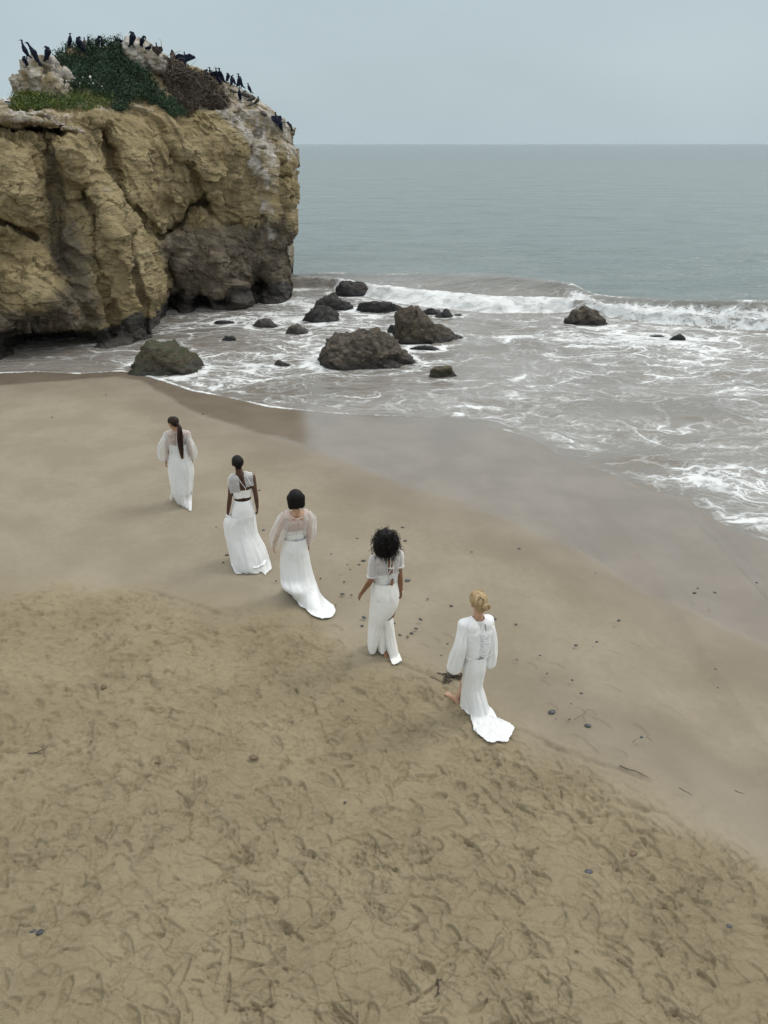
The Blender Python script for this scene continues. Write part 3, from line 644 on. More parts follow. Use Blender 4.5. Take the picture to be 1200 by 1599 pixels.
def cliff_at(px, py, rad=3.5):
    """nearest cliff surface point seen along that ray of the survey"""
    d = np.hypot(CL_QX - px, CL_QY - py); k = np.where(d < rad)[0]
    if len(k) == 0: k = np.array([np.argmin(d)])
    return CL_V[k[np.argmin(CL_QD[k])]]

# remeshed solids: tapered limbs and lobes fused into one continuous surface
def capsule(p0, r0, p1, r1, n=14):
    p0, p1 = np.asarray(p0, float), np.asarray(p1, float); ax = p1 - p0; L = np.linalg.norm(ax)
    ax = ax / L if L > 1e-6 else np.array([0, 0, 1.]); L = max(L, 1e-6)
    t = np.array([1, 0, 0]) if abs(ax[0]) < .8 else np.array([0, 1, 0]); a = np.cross(ax, t); a /= np.linalg.norm(a); b = np.cross(ax, a)
    prof = [(-r0 * math.cos(f), r0 * math.sin(f)) for f in np.linspace(.15, math.pi / 2, 5)] + [(L + r1 * math.sin(f), r1 * math.cos(f)) for f in np.linspace(0, math.pi / 2 - .15, 5)]
    th = np.linspace(0, 2 * math.pi, n, endpoint=False); V = []
    for h, r in prof:
        for q in th: V.append(p0 + ax * h + (a * math.cos(q) + b * math.sin(q)) * r)
    m = len(prof); V.append(p0 - ax * r0); V.append(p0 + ax * (L + r1)); F = []
    for i in range(m - 1):
        for j in range(n): F.append((i * n + j, i * n + (j + 1) % n, (i + 1) * n + (j + 1) % n, (i + 1) * n + j))
    for j in range(n): F.append((m * n, (j + 1) % n, j)); F.append((m * n + 1, (m - 1) * n + j, (m - 1) * n + (j + 1) % n))
    return V, F
def fuse(name, caps, voxel, smooth=3, raw=()):
    V, F = [], []
    for c in list(caps):
        v, f = capsule(*c[:4]); o = len(V); V += [tuple(q) for q in v]; F += [tuple(i + o for i in g) for g in f]
    for v, f in raw:
        o = len(V); V += [tuple(q) for q in v]; F += [tuple(int(i) + o for i in g) for g in f]
    me = bpy.data.meshes.new(name + '_raw'); me.from_pydata(V, [], F); me.update()
    o = bpy.data.objects.new(name + '_raw', me); COL.objects.link(o)
    md = o.modifiers.new('r', 'REMESH'); md.mode = 'VOXEL'; md.voxel_size = voxel; md.use_smooth_shade = True
    if smooth: ms = o.modifiers.new('s', 'SMOOTH'); ms.factor = .5; ms.iterations = smooth
    dg = bpy.context.evaluated_depsgraph_get(); out = bpy.data.meshes.new_from_object(o.evaluated_get(dg))
    out.name = name; bpy.data.objects.remove(o); bpy.data.meshes.remove(me); return out
def get_co(me):
    a = np.empty(len(me.vertices) * 3, np.float32); me.vertices.foreach_get('co', a); return a.reshape(-1, 3)
def get_no(me):
    a = np.empty(len(me.vertices) * 3, np.float32); me.vertices.foreach_get('normal', a); return a.reshape(-1, 3)
def set_co(me, a): me.vertices.foreach_set('co', np.asarray(a, np.float32).ravel()); me.update()

# ------------------------------------------------------------------ rock knob and small outcrop on the cliff top
EXTRA_SURF = []
def knob(name, blobs, seed, vox, amp, label):
    c0 = np.mean([W(a, b, Y) for a, b, Y, r in blobs], 0); caps = []
    for a, b, Y, r in blobs:
        p = W(a, b, Y) - c0; caps.append((p, r, p + np.array([0, 0.15, -.05]), r))
    me = fuse(name, caps, vox, 2); co = get_co(me); n = get_no(me); q = co + c0
    d = amp * (fbm(q[:, 0] * 1.5 + seed, q[:, 1] * 1.5, q[:, 2] * 1.5, 4) * 1.1 + .5 * fbm(q[:, 0] * 3.4, q[:, 1] * 2, q[:, 2] * 4.2 + q[:, 0] * 2, 4, ridge=True) + 1.5 * facets(q[:, 0] * 1.7, q[:, 1] * 1.7, q[:, 2] * 1.7 + q[:, 0], seed) + .7 * facets(q[:, 0] * 4, q[:, 1] * 4, q[:, 2] * 4 + q[:, 0] * 2, seed + 3))
    co = co + n * d[:, None]
    EXTRA_SURF.append(co + c0); set_co(me, co); k = len(co); attr(me, 'grey', np.full(k, .25)); attr(me, 'guano', np.full(k, .62) + .3 * fbm(q[:, 0], q[:, 1], q[:, 2], 2)); attr(me, 'wetbase', np.zeros(k))
    o = link(name, me, M_CLIFF); o.location = c0; tag(o, label, 'rock'); return o
knob('rock_outcrop', [(52, 112, 30.3, .42), (70, 108, 30.5, .36), (34, 133, 30.0, .36), (44, 142, 30.0, .34), (58, 130, 30.2, .5), (80, 118, 30.6, .42), (84, 140, 30.3, .55), (66, 152, 30.2, .55), (90, 158, 30.2, .55), (40, 112, 30.2, .22), (82, 103, 30.6, .22), (95, 128, 30.7, .4)], 3, .05, .17,
     'pale jagged rock knob standing on the far left of the cliff top')
knob('rock_outcrop', [(112, 86, 33.2, .22), (118, 90, 33.3, .26), (126, 93, 33.3, .24)], 9, .05, .08, 'small pale rock lump poking out of the scrub left of the crest')
knob('rock_outcrop', [(208, 78, 34.0, .40), (220, 80, 34.1, .42), (232, 86, 34.2, .42), (214, 92, 33.9, .4), (244, 96, 34.2, .4)], 19, .05, .10, 'bare pale rock hump at the highest point of the cliff')
# slabs of the overhanging ledge
for k, (a, b, w, h) in enumerate([(8, 184, 1.3, .22), (40, 187, 1.2, .20), (70, 193, 1.0, .18), (95, 190, .5, .16), (112, 198, .62, .2), (128, 200, .4, .14), (22, 178, .9, .14), (58, 181, .9, .13)]):
    P = cliff_at(a, b + 2); c0 = P + np.array([0, -.05, .02]); caps = [((-w / 2 + .1, 0, 0), h / 2, (w / 2 - .1, .05, -.04 - .03 * (k % 3)), h / 2), ((-w / 4, .3, 0), h / 2, (w / 4, .35, 0), h / 2)]
    caps.append(((-w / 3, -.12, -.02), h / 2.4, (w / 3.2, -.16, .0), h / 2.6)); me = fuse('slab', caps, .03, 1); co = get_co(me); n = get_no(me); q = co + c0
    co = co + n * (.06 * fbm(q[:, 0] * 3, q[:, 1] * 3, q[:, 2] * 5, 4) + .14 * facets(q[:, 0] * 2.6, q[:, 1] * 2.6, q[:, 2] * 4, 3))[:, None]; set_co(me, co); m_ = len(co)
    attr(me, 'grey', np.full(m_, .3)); attr(me, 'guano', np.full(m_, .6)); attr(me, 'wetbase', np.zeros(m_))
    o = link('ledge_slab', me, M_CLIFF); o.location = c0
    od = ['leftmost', 'third from left', 'fifth from left', 'sixth from left', 'seventh from left', 'rightmost', 'second from left', 'fourth from left'][k]
    tag(o, od + ' of the pale stone slabs along the overhanging left cliff rim', 'stone slab', 'stone slabs along the left cliff rim')

# ------------------------------------------------------------------ scrub, grass and dead brush on the cliff top (nobody could count it)
def leaf_material(name, cols, rough=.6):
    m = NT(name); r = m.at('tone'); c = cols[0]
    for i, k in enumerate(cols[1:]): c = m.mix(m.ramp(r, i / (len(cols) - 1), (i + 1) / (len(cols) - 1), 0, 1, False), c, k)
    return m.done(Base_Color=c, Roughness=rough, Specular_IOR_Level=.25)
def scatter_leaves(name, poly, n, size, lift, mat, label, seed, up=.5, asp=.45, clump=.0):
    rng = np.random.RandomState(seed); qx, qy = CL_PX.ravel(), CL_PY.ravel()
    wx, wy = qx + 5 * fbm(qx / 12, qy / 12, seed, 2), qy + 4 * fbm(qx / 12, qy / 12, seed + 5, 2)
    k = np.where(pinside(wx, wy, poly) & (qy > -100))[0]
    # weight by surface area is close to even on this grid
    s = rng.choice(k, n); P = CL_V[s] + rng.normal(0, .07, (n, 3)); nn = CL_N.reshape(-1, 3)[s].copy(); nn[:, 2] = np.abs(nn[:, 2]) + .3
    nn /= np.linalg.norm(nn, axis=1)[:, None]
    cl = fbm(P[:, 0] * 1.6, P[:, 1] * 1.6, P[:, 2] * 1.6, 3); h = lift * (0.35 + rng.rand(n) ** .7) * (1 + clump * 1.6 * cl)
    P = P + nn * np.maximum(h, .01)[:, None]
    d1 = rng.normal(size=(n, 3)); d1 = d1 / np.linalg.norm(d1, axis=1)[:, None] + np.array([0, 0, up]); d1 /= np.linalg.norm(d1, axis=1)[:, None]
    d2 = np.cross(d1, rng.normal(size=(n, 3))); d2 /= np.linalg.norm(d2, axis=1)[:, None]
    s1 = (size * (.6 + .8 * rng.rand(n)))[:, None]; a = d1 * s1; b = d2 * s1 * asp
    V = np.stack([P - a * .5, P + b * .5, P + a * .5, P - b * .5], 1).reshape(-1, 3); F = np.arange(4 * n).reshape(-1, 4)
    me = np_mesh(name, V, F, False); attr(me, 'tone', np.repeat(np.clip(.5 + .5 * cl + rng.normal(0, .22, n), 0, 1), 4))
    return tag(link(name, me, mat), label, name.replace('_', ' '), kind='stuff')
M_SCRUB = leaf_material('dark scrub leaves', [(.012, .028, .014), (.022, .050, .024), (.040, .080, .034)])
M_GRASS = leaf_material('green and yellow grass', [(.03, .065, .02), (.07, .11, .02), (.16, .15, .03)])
M_BRUSH = leaf_material('dead brown brush', [(.025, .017, .012), (.06, .044, .032), (.15, .12, .095)], .85)
POLY_SCRUB = [(84, 98), (100, 88), (128, 78), (190, 72), (200, 90), (212, 106), (236, 124), (252, 150), (272, 166), (290, 184), (268, 190), (250, 178), (225, 160), (205, 168), (190, 182), (176, 180), (172, 160), (140, 152), (104, 152), (96, 125)]
POLY_GRASS = [(18, 172), (26, 162), (60, 158), (100, 152), (150, 150), (172, 162), (176, 170), (150, 168), (143, 184), (132, 178), (105, 182), (60, 178), (30, 176)]
POLY_BRUSH = [(250, 100), (280, 108), (318, 126), (346, 146), (358, 160), (352, 172), (318, 172), (300, 184), (278, 170), (262, 140), (248, 118)]
scatter_leaves('scrub', POLY_SCRUB, 44000, .062, .20, M_SCRUB, 'dense dark green scrub blanket covering the cliff top', 1, .4, .55, .8)
scatter_leaves('grass', POLY_GRASS, 9000, .10, .12, M_GRASS, 'bright green and yellow grass on the left cliff ledge', 2, 1.0, .3, .5)
scatter_leaves('dead_brush', POLY_BRUSH, 14000, .16, .20, M_BRUSH, 'tangled dead brown brush right of the green scrub', 3, .2, .12, .6)
M_FLOWER = NT('white petals').done(Base_Color=(.8, .8, .75), Roughness=.6)
scatter_leaves('white_flowers', [(96, 140), (150, 140), (160, 156), (100, 156)], 40, .07, .34, M_FLOWER, 'tiny white flowers dotted over the grass and scrub edge', 4, .3, 1.0)
# woody stems sticking out of the brush
def tubes(name, lines, mat, sides=3, parent=None):
    V, F = [], []
    for pts, r0, r1 in lines:
        pts = np.asarray(pts, float); n = len(pts); base = len(V)
        tg = np.gradient(pts, axis=0); tg /= np.linalg.norm(tg, axis=1)[:, None] + 1e-9
        ref = np.array([.3, .2, .93]); a = np.cross(tg, ref); a /= np.linalg.norm(a, axis=1)[:, None] + 1e-9; b = np.cross(tg, a)
        rr = np.linspace(r0, r1, n)
        for k in range(sides):
            q = 2 * math.pi * k / sides; V.extend((pts + (a * math.cos(q) + b * math.sin(q)) * rr[:, None]).tolist())
        for k in range(sides):
            kn = (k + 1) % sides
            for i in range(n - 1): F.append((base + k * n + i, base + kn * n + i, base + kn * n + i + 1, base + k * n + i + 1))
    me = np_mesh(name, np.array(V), np.array(F)); return link(name, me, mat, parent)
M_TWIG = NT('weathered twig'); M_TWIG = M_TWIG.done(Base_Color=(.20, .165, .13), Roughness=.85)
rng = np.random.RandomState(12); L = []
for k in range(150):
    t = rng.rand(); a = 246 + 110 * t + rng.normal(0, 6); b = 104 + 58 * t + rng.normal(0, 8)
    P = cliff_at(a, b); d = np.array([rng.normal(.4, .5), rng.normal(-.2, .4), rng.normal(.15, .25)]); d *= rng.uniform(.3, .9) / np.linalg.norm(d)
    s = np.linspace(0, 1, 6)[:, None]; c = rng.normal(0, .10, 3)
    L.append((P + np.array([0, -.1, .10]) + d * s + c * np.sin(s * 3) + rng.normal(0, .015, (6, 3)), rng.uniform(.012, .028), .005))
tag(tubes('brush_branches', L, M_TWIG), 'bare woody branches tangled through the dead brush', 'branches', kind='stuff')

# ------------------------------------------------------------------ boulders
M_ROCKS = {'brown': rock_material('brown boulder', False, (.012, .010, .009), (.040, .033, .026), (.115, .093, .068)),
           'wedge': rock_material('brown wedge boulder', False, (.012, .010, .008), (.036, .029, .020), (.095, .075, .050)),
           'black': rock_material('black boulder', False, (.008, .009, .010), (.018, .018, .018), (.065, .058, .050)),
           'grey': rock_material('grey boulder', False, (.025, .022, .020), (.070, .060, .052), (.14, .12, .105)),
           'tan': rock_material('olive boulder', False, (.020, .017, .012), (.060, .049, .028), (.13, .105, .062)),
           'moss': rock_material('mossy boulder', False, (.014, .012, .009), (.055, .045, .030), (.135, .110, .075), moss=.95)}
def ico(sub):
    bm = bmesh.new(); bmesh.ops.create_icosphere(bm, subdivisions=sub, radius=1)
    V = np.array([v.co[:] for v in bm.verts]); F = np.array([[v.index for v in f.verts] for f in bm.faces]); bm.free(); return V, F
ICO = {s: ico(s) for s in (2, 4, 5, 6)}
def boulder(P, w, h, dep, seed, style, label):
    rng = np.random.RandomState(seed * 13 + 5); V0, F = ICO[6 if w > 2.6 else 5 if w > 1.0 else 4]
    if style == 'wedge':
        nr = [(-.97, -.1, .12), (.45, -.15, .88), (.25, -.85, .40), (.3, .8, .5), (.95, 0, -.1), (-.5, .5, .6), (0, -1, -.1)]; ds = [.86, .60, .62, .7, .95, .85, .8]
    elif style == 'moss':
        nr = [(0, 0, 1), (-.75, -.2, .55), (.7, -.2, .55), (.1, -.95, .35), (0, .9, .4), (-.95, -.2, .1), (.95, .1, .1), (.4, -.9, .1)]; ds = [.80, .78, .80, .78, .8, .95, .95, .9]
    elif seed == 1:
        nr = [(-.1, -.1, 1), (-.65, -.35, .66), (.5, -.5, .7), (.15, -.9, .38), (.88, -.3, .3), (-.9, 0, .3), (0, .9, .4)]; ds = [.82, .80, .72, .74, .88, .94, .8]
    else:
        nr = rng.normal(size=(9, 3)); nr[:, 2] = np.abs(nr[:, 2]) * .8; nr = nr.tolist(); ds = rng.uniform(.62, .92, 9)
    nr = np.array(nr, float); nr /= np.linalg.norm(nr, axis=1)[:, None]
    r = np.ones(len(V0)); 
    pw = 60.; acc = np.power(r, -pw)
    for n_, d_ in zip(nr, ds):
        c = V0 @ n_; acc = acc + np.where(c > .05, np.power(d_ / np.maximum(c, .05), -pw), 0)
    r = np.power(acc, -1 / pw)
    V = V0 * r[:, None]; V[:, 0] *= w / 2 * 1.06; V[:, 1] *= w * dep / 2; V[:, 2] *= h * 1.16
    xs = V[:, 0] / (w / 2)
    if style == 'wedge': V[:, 2] *= np.interp(xs, [-1, -.8, -.5, 0, .6, 1], [.7, 1.12, 1.08, .82, .5, .3])
    elif seed == 1: V[:, 2] *= np.interp(xs, [-1, -.62, -.42, -.1, .2, .6, 1], [.7, .98, .85, .98, 1.0, .75, .5])
    elif style == 'moss': V[:, 2] *= np.interp(xs, [-1, -.6, -.3, .2, .42, 1], [.35, .62, .84, .80, .62, .34])
    elif w > .5: V[:, 2] *= 1 + .35 * pn(xs * 1.4 + seed, V[:, 1] * 0 + 3, seed * 1.7)
    q = V + seed * 3.1; k = 1.6 / max(w, .5) ** .6
    nrm = V0
    am = min(w, h * 2.2) * .062
    d = am * (fbm(q[:, 0] * k, q[:, 1] * k, q[:, 2] * k, 4) * .5 + .55 * fbm(q[:, 0] * 2.1 * k, q[:, 1] * 2.1 * k, q[:, 2] * 2.8 * k, 5, g=.6, ridge=True))
    st = q[:, 2] * 1.6 + q[:, 0] * (.9 if seed == 1 else .25) + .3 * fbm(q[:, 0], q[:, 1], q[:, 2], 2)
    if style == 'moss': st = q[:, 2] * 2.4 + q[:, 0] * .12
    d += am * .62 * fbm(st * 2.6, q[:, 0] * .3, q[:, 1] * .3, 3, ridge=True) + am * .12 * fbm(q[:, 0] * 9, q[:, 1] * 9, q[:, 2] * 9, 3)
    d += am * (1.9 * facets(q[:, 0] * 1.2 * k + q[:, 2] * .4, q[:, 1] * 1.2 * k, q[:, 2] * 1.5 * k, seed) + .7 * facets(q[:, 0] * 4 * k, q[:, 1] * 4 * k, q[:, 2] * 5 * k, seed + 2))
    V = V + nrm * d[:, None]
    me = np_mesh('boulder', V, F); o = link('boulder', me, M_ROCKS[style]); o.location = (P[0], P[1], ZS - .10 * h - .02)
    return tag(o, label, 'rock')
for b, (x, y, w, h) in zip(BOULDERS, BPOS): boulder((x, y), w, h, b[4], b[5], b[6], b[7])
# ------------------------------------------------------------------ people
def cloth_material(name, col=(.80, .80, .79), rough=.6, alpha=1.0, sheen=.3, fold=0, crep=False, coat=0):
    m = NT(name); p = m.pos()
    n = m.noise(p, 26, 3); n2 = m.noise(m.pos((1, 1, .25)), 14, 3, .6, .5)
    c = m.mix(m.ramp(n, .35, .7), col, tuple(v * .96 for v in col))
    h = m.math('ADD', m.math('MULTIPLY', n2, 1.0), m.math('MULTIPLY', n, .35))
    b = m.bump(h, .35 if not crep else .9, .012 + .012 * fold)
    b = m.bump(m.noise(m.pos((1, 1, .30), (.2, .15, 0)), 5.0, 2, .5, 1.2), .38, .055, b)
    kw = dict(Base_Color=c, Roughness=rough, Normal=b, Sheen_Weight=sheen, Specular_IOR_Level=.5 if rough < .5 else .25)
    if alpha < 1:
        lw = m.n('ShaderNodeLayerWeight'); lw.inputs[0].default_value = .35
        kw['Alpha'] = m.ramp(lw.outputs['Facing'], .1, .9, alpha, min(1, alpha + .45))
    return m.done(**kw)
M_SATIN = cloth_material('ivory satin', (.74, .74, .73), .36, fold=1)
M_WHITE = cloth_material('white crepe', (.80, .80, .80), .7, fold=1)
M_LACE = cloth_material('white lace', (.78, .78, .77), .8, crep=True)
M_IVORY = cloth_material('warm ivory crepe', (.78, .765, .73), .65, fold=1)
M_SHEER = cloth_material('sheer white chiffon', (.80, .79, .79), .8, .30)
M_SHEER2 = cloth_material('soft white chiffon', (.82, .82, .81), .8, .45)
M_CHIF = cloth_material('layered white chiffon', (.82, .82, .81), .8, .72)
M_BLUSH = cloth_material('sheer blush organza', (.80, .765, .75), .7, .34)
M_TRIM = cloth_material('white piped edge', (.82, .82, .82), .6)
def skin_material(name, col):
    m = NT(name); n = m.noise(m.pos(), 18, 3); c = m.mix(m.ramp(n, .3, .7), col, tuple(v * .82 for v in col))
    return m.done(Base_Color=c, Roughness=.48, Specular_IOR_Level=.4)
def hair_material(name, a, b, tipc=None, z0=0, z1=1):
    m = NT(name); r = m.at('tone'); c = m.mix(r, a, b)
    if tipc: c = m.mix(m.at('tip'), c, tipc)
    n = m.noise(m.pos((1, 1, .12)), 160, 2); 
    return m.done(Base_Color=m.mix(m.ramp(n, .35, .7, 0, .35), c, tuple(v * .5 for v in a)), Roughness=.55, Specular_IOR_Level=.18)
M_EYE = NT('eye').done(Base_Color=(.04, .03, .03), Roughness=.1)
def nrm(v): v = np.asarray(v, float); return v / (np.linalg.norm(v) + 1e-9)
def hand(w, d, n, s, curl=.5):
    """capsules of a relaxed hand: w wrist, d along the palm, n palm side, s towards the thumb"""
    w = np.asarray(w, float); d, n, s = nrm(d), nrm(n), nrm(s); C = []
    for k in (-.024, -.008, .008, .024): C.append((w + s * k * .7 + d * .01, .013, w + s * k + d * .078, .012))
    for k, L in zip((.029, .010, -.009, -.027), (.066, .075, .070, .056)):
        a = w + s * k + d * .082; b = a + nrm(d + n * curl * .6) * L * .52; e = b + nrm(d + n * curl * 1.8) * L * .48
        C += [(a, .0092, b, .0084), (b, .0084, e, .0072)]
    a = w + d * .022 + s * .022; b = a + nrm(s * .8 + d * .7 + n * .2) * .042; C += [(a, .013, b, .0105), (b, .0105, b + nrm(d + s * .25 + n * .35) * .036, .008)]
    return C
def body_caps(J, F, head_F):
    hc = J['head']; U = nrm([0, 0, 1]) ; Fh = nrm(head_F); Rh = nrm(np.cross(Fh, U)); U = np.cross(Rh, Fh)
    ls, rs = J['shL'], J['shR']; R = nrm(rs - ls); up = np.array([0, 0, 1.]); F = nrm(np.cross(up, R)); nb = J['neck']
    C = [('head', hc - Fh * .022 + U * .018, .088, hc + Fh * .022 + U * .012, .080), ('head', hc + Fh * .04 - U * .03, .062, hc + Fh * .058 - U * .092, .032),
         ('head', hc - Fh * .01 - U * .04, .06, hc + Fh * .04 - U * .085, .035), ('head', hc + Fh * .098 - U * .018, .009, hc + Fh * .116 - U * .046, .013),
         ('head', hc + Fh * .088 - U * .076 - Rh * .015, .012, hc + Fh * .088 - U * .076 + Rh * .015, .012), ('head', hc + Fh * .08 + U * .012 - Rh * .03, .016, hc + Fh * .08 + U * .012 + Rh * .03, .016)]
    for q in (-1, 1): C.append(('head', hc + Rh * q * .083 - U * .005 - Fh * .012, .012, hc + Rh * q * .080 - U * .045 - Fh * .005, .009))
    C.append(('neck', nb - up * .02, .056, hc - Fh * .018 - U * .05, .050))
    for a, q in ((ls, -1), (rs, 1)): C.append(('torso', nb - up * .035, .050, a + up * .0 - R * q * .01, .052))
    wa, pe = J['waist'], J['pelvis']
    ch = nb * .62 + wa * .38
    for q in (-1, 1):
        C.append(('torso', nb * .82 + wa * .18 + R * q * .085, .078, ch + R * q * .072 + F * .01, .088)); C.append(('torso', ch + R * q * .072, .088, wa + R * q * .052, .080))
        C.append(('torso', ch + R * q * .075 + F * .055, .062, ch + R * q * .07 + F * .06 - up * .02, .058))
        C.append(('hips', wa + R * q * .050, .072, pe + R * q * .072, .086)); C.append(('hips', pe + R * q * .062 - F * .022 + up * .01, .074, pe + R * q * .062 - F * .02 - up * .05, .072))
    for sd_, a, e, w, t in (('L', ls, J['elL'], J['wrL'], J['haL']), ('R', rs, J['elR'], J['wrR'], J['haR'])):
        q = -1 if sd_ == 'L' else 1
        C += [('upper' + sd_, a, .050, a * .35 + e * .65, .040), ('upper' + sd_, a * .35 + e * .65, .040, e, .036), ('fore' + sd_, e, .036, e * .65 + w * .35, .036), ('fore' + sd_, e * .65 + w * .35, .036, w, .023)]
        C += [('hand' + sd_,) + h for h in hand(w, t - w, -R * q * .9 + F * .2, F, .55)]
    for sd_ in 'LR':
        q = -1 if sd_ == 'L' else 1; h = pe + R * q * .070; k, a, t = J['kn' + sd_], J['an' + sd_], J['to' + sd_]
        C += [('leg' + sd_, h, .080, h * .5 + k * .5, .066), ('leg' + sd_, h * .5 + k * .5, .075, k, .054), ('leg' + sd_, k, .054, k * .7 + a * .3 - F * .012, .055), ('leg' + sd_, k * .7 + a * .3 - F * .012, .055, a, .033)]
        d = nrm(t - a); sl = nrm(np.cross(d, up)); bs = a - up * .045
        C += [('foot' + sd_, a, .033, bs - d * .035, .028), ('foot' + sd_, bs - d * .03, .028, t * .75 + bs * .25 , .027), ('foot' + sd_, a, .030, t * .6 + bs * .4, .028)]
        for i, (o, l) in enumerate(((-.026, 0), (-.012, .006), (.002, .004), (.015, -.004), (.027, -.014))):
            C.append(('foot' + sd_, t + sl * o * q - d * .05, .014, t + sl * o * q + d * l, .010 if i else .012))
    return C, F, R, Fh, Rh, U
def seg_ids(co, C):
    best = np.full(len(co), 1e9); idx = np.zeros(len(co), int)
    for i, (nm, a, ra, b, rb) in enumerate(C):
        a, b = np.asarray(a), np.asarray(b); d = b - a; t = np.clip((co - a) @ d / (d @ d + 1e-9), 0, 1)
        e = np.linalg.norm(co - a - t[:, None] * d, axis=1) - (ra + (rb - ra) * t); m = e < best; best[m] = e[m]; idx[m] = i
    return np.array([C[i][0] for i in range(len(C))])[idx]
def garment(name, me, keep, off, mat, parent, folds=.004, seed=0, k=16, shape=None):
    """a close fitting garment: the part of the body surface it covers, lifted off the skin with small wrinkles"""
    co, no = get_co(me), get_no(me)
    n = len(me.polygons); lt = np.empty(n, np.int32); me.polygons.foreach_get('loop_total', lt); lv = np.empty(len(me.loops), np.int32); me.loops.foreach_get('vertex_index', lv)
    F = lv.reshape(-1, 4) if (lt == 4).all() else np.array([list(p.vertices) for p in me.polygons if len(p.vertices) == 4])
    F = F[keep[F].all(1)]; used = np.unique(F); mp = np.full(len(co), -1); mp[used] = np.arange(len(used))
    c = co[used]; w = off + folds * fbm(c[:, 0] * k, c[:, 1] * k, c[:, 2] * k * .6 + seed, 3) * 1.5
    c = c + no[used] * w[:, None]
    if shape is not None: c = shape(c)
    g = np_mesh(name, c, mp[F]); return link(name, g, mat, parent)
NR = 112
def ell(cx, cy, z, rx, ry, yaw=0):
    t = np.linspace(0, 2 * math.pi, NR, endpoint=False); x, y = rx * np.cos(t), ry * np.sin(t); c, s = math.cos(yaw), math.sin(yaw)
    return np.stack([cx + x * c - y * s, cy + x * s + y * c, np.full(NR, z)], -1)
def resample(P, n, end=False):
    P = np.asarray(P, float); d = np.concatenate([[0], np.cumsum(np.linalg.norm(np.diff(P, axis=0), axis=1))]); t = np.linspace(0, d[-1], n, endpoint=end)
    return np.stack([np.interp(t, d, P[:, i]) for i in range(3)], -1)
def ring_poly(far, near):                      # both lists start right / left ends: far = right..left over the back, near = left..right over the front
    a = resample(far, NR // 2); b = resample(near, NR // 2); r = np.concatenate([a, b])
    for _ in range(14): r = .5 * r + .25 * (np.roll(r, 1, 0) + np.roll(r, -1, 0))
    return r
def catmull(Rs, steps):
    Rs = np.array(Rs); K = len(Rs); out = []
    E = np.concatenate([[2 * Rs[0] - Rs[1]], Rs, [2 * Rs[-1] - Rs[-2]]])
    for i in range(K - 1):
        p0, p1, p2, p3 = E[i:i + 4]
        for t in np.linspace(0, 1, steps, endpoint=False):
            out.append(.5 * (2 * p1 + (p2 - p0) * t + (2 * p0 - 5 * p1 + 4 * p2 - p3) * t * t + (3 * p1 - p0 - 3 * p2 + p3) * t ** 3))
    out.append(Rs[-1]); return np.array(out)
def loft(name, rings, mat, parent, folds=.02, freq=3.0, steps=14, seed=0, ground=True, arc=None, twist=0.0, power=1.0, min_fold=.0):
    G_ = catmull(rings, steps); n = len(G_); v = np.linspace(0, 1, n)[:, None]; th = np.linspace(0, 2 * math.pi, NR, endpoint=False)[None] + twist * v
    ctr = G_.mean(1, keepdims=True); rad = G_ - ctr; rad[..., 2] = 0; rad = rad / (np.linalg.norm(rad, axis=-1, keepdims=True) + 1e-6)
    f = fbm(np.cos(th) * freq, np.sin(th) * freq, v * 1.3 + seed, 3) * 1.4 + .45 * fbm(np.cos(th) * freq * 2.7, np.sin(th) * freq * 2.7, v * 2 + seed, 2)
    a = folds * (min_fold + (1 - min_fold) * v ** power)
    G_ = G_ + rad * (f * a)[..., None]; lie = sst(.72, 1, v); G_[..., 2] += .065 * lie * np.maximum(0, .1 + fbm(G_[..., 0] * 5.0 + 1.8 * fbm(G_[..., 0] * 2, G_[..., 1] * 2, 3, 2), G_[..., 1] * 3.2, seed + 8, 3)) * ground * (folds > .02)
    if ground:
        gz = SAND_H.V(G_[..., 0], G_[..., 1]) + .016 + .020 * np.abs(fbm(G_[..., 0] * 7, G_[..., 1] * 7, seed, 2)); G_[..., 2] = np.maximum(G_[..., 2], gz)
    global LAST; LAST = G_
    F = grid_faces(n, NR, True)
    if arc is not None:                        # open panel: keep only this angle range (radians, 0 = right, pi/2 = away, 3pi/2 = towards the camera side)
        t0, t1 = arc; tc_ = (th[0] - twist * 0) % (2 * math.pi); j = F[:, 0] % NR; keep = ((tc_[j] - t0) % (2 * math.pi)) < ((t1 - t0) % (2 * math.pi)); F = F[keep]
    me = np_mesh(name, G_, F); return link(name, me, mat, parent)
def tube(name, pts, radii, mat, parent, folds=.0, freq=2.5, seed=0, n=40, steps=8, flat=1.0, close=False, ax=None, cap=False, attrs=None):
    pts = np.array(pts, float); K = catmull(pts[:, None, :], steps)[:, 0]; rr = np.interp(np.linspace(0, 1, len(K)), np.linspace(0, 1, len(radii)), radii)
    rr = gsm(rr, 1.5); tg = np.gradient(K, axis=0); tg /= np.linalg.norm(tg, axis=1)[:, None]
    a = np.cross(tg, np.array([0., 1, .05]) if ax is None else ax); a /= np.linalg.norm(a, axis=1)[:, None]; b = np.cross(tg, a)
    th = np.linspace(0, 2 * math.pi, n, endpoint=False)[None]; v = np.linspace(0, 1, len(K))[:, None]
    r = rr[:, None] + folds * (np.sin(math.pi * np.clip(v * 1.1, 0, 1))) * fbm(np.cos(th) * freq, np.sin(th) * freq, v * 1.5 + seed, 3) * 1.5
    V = K[:, None] + a[:, None] * (np.cos(th) * r)[..., None] + b[:, None] * (np.sin(th) * r)[..., None] * flat
    F = grid_faces(len(K), n, True); me = np_mesh(name, V, F)
    for k_, f_ in (attrs or {}).items(): attr(me, k_, np.broadcast_to(f_(v, th), V.shape[:2]))
    return link(name, me, mat, parent)
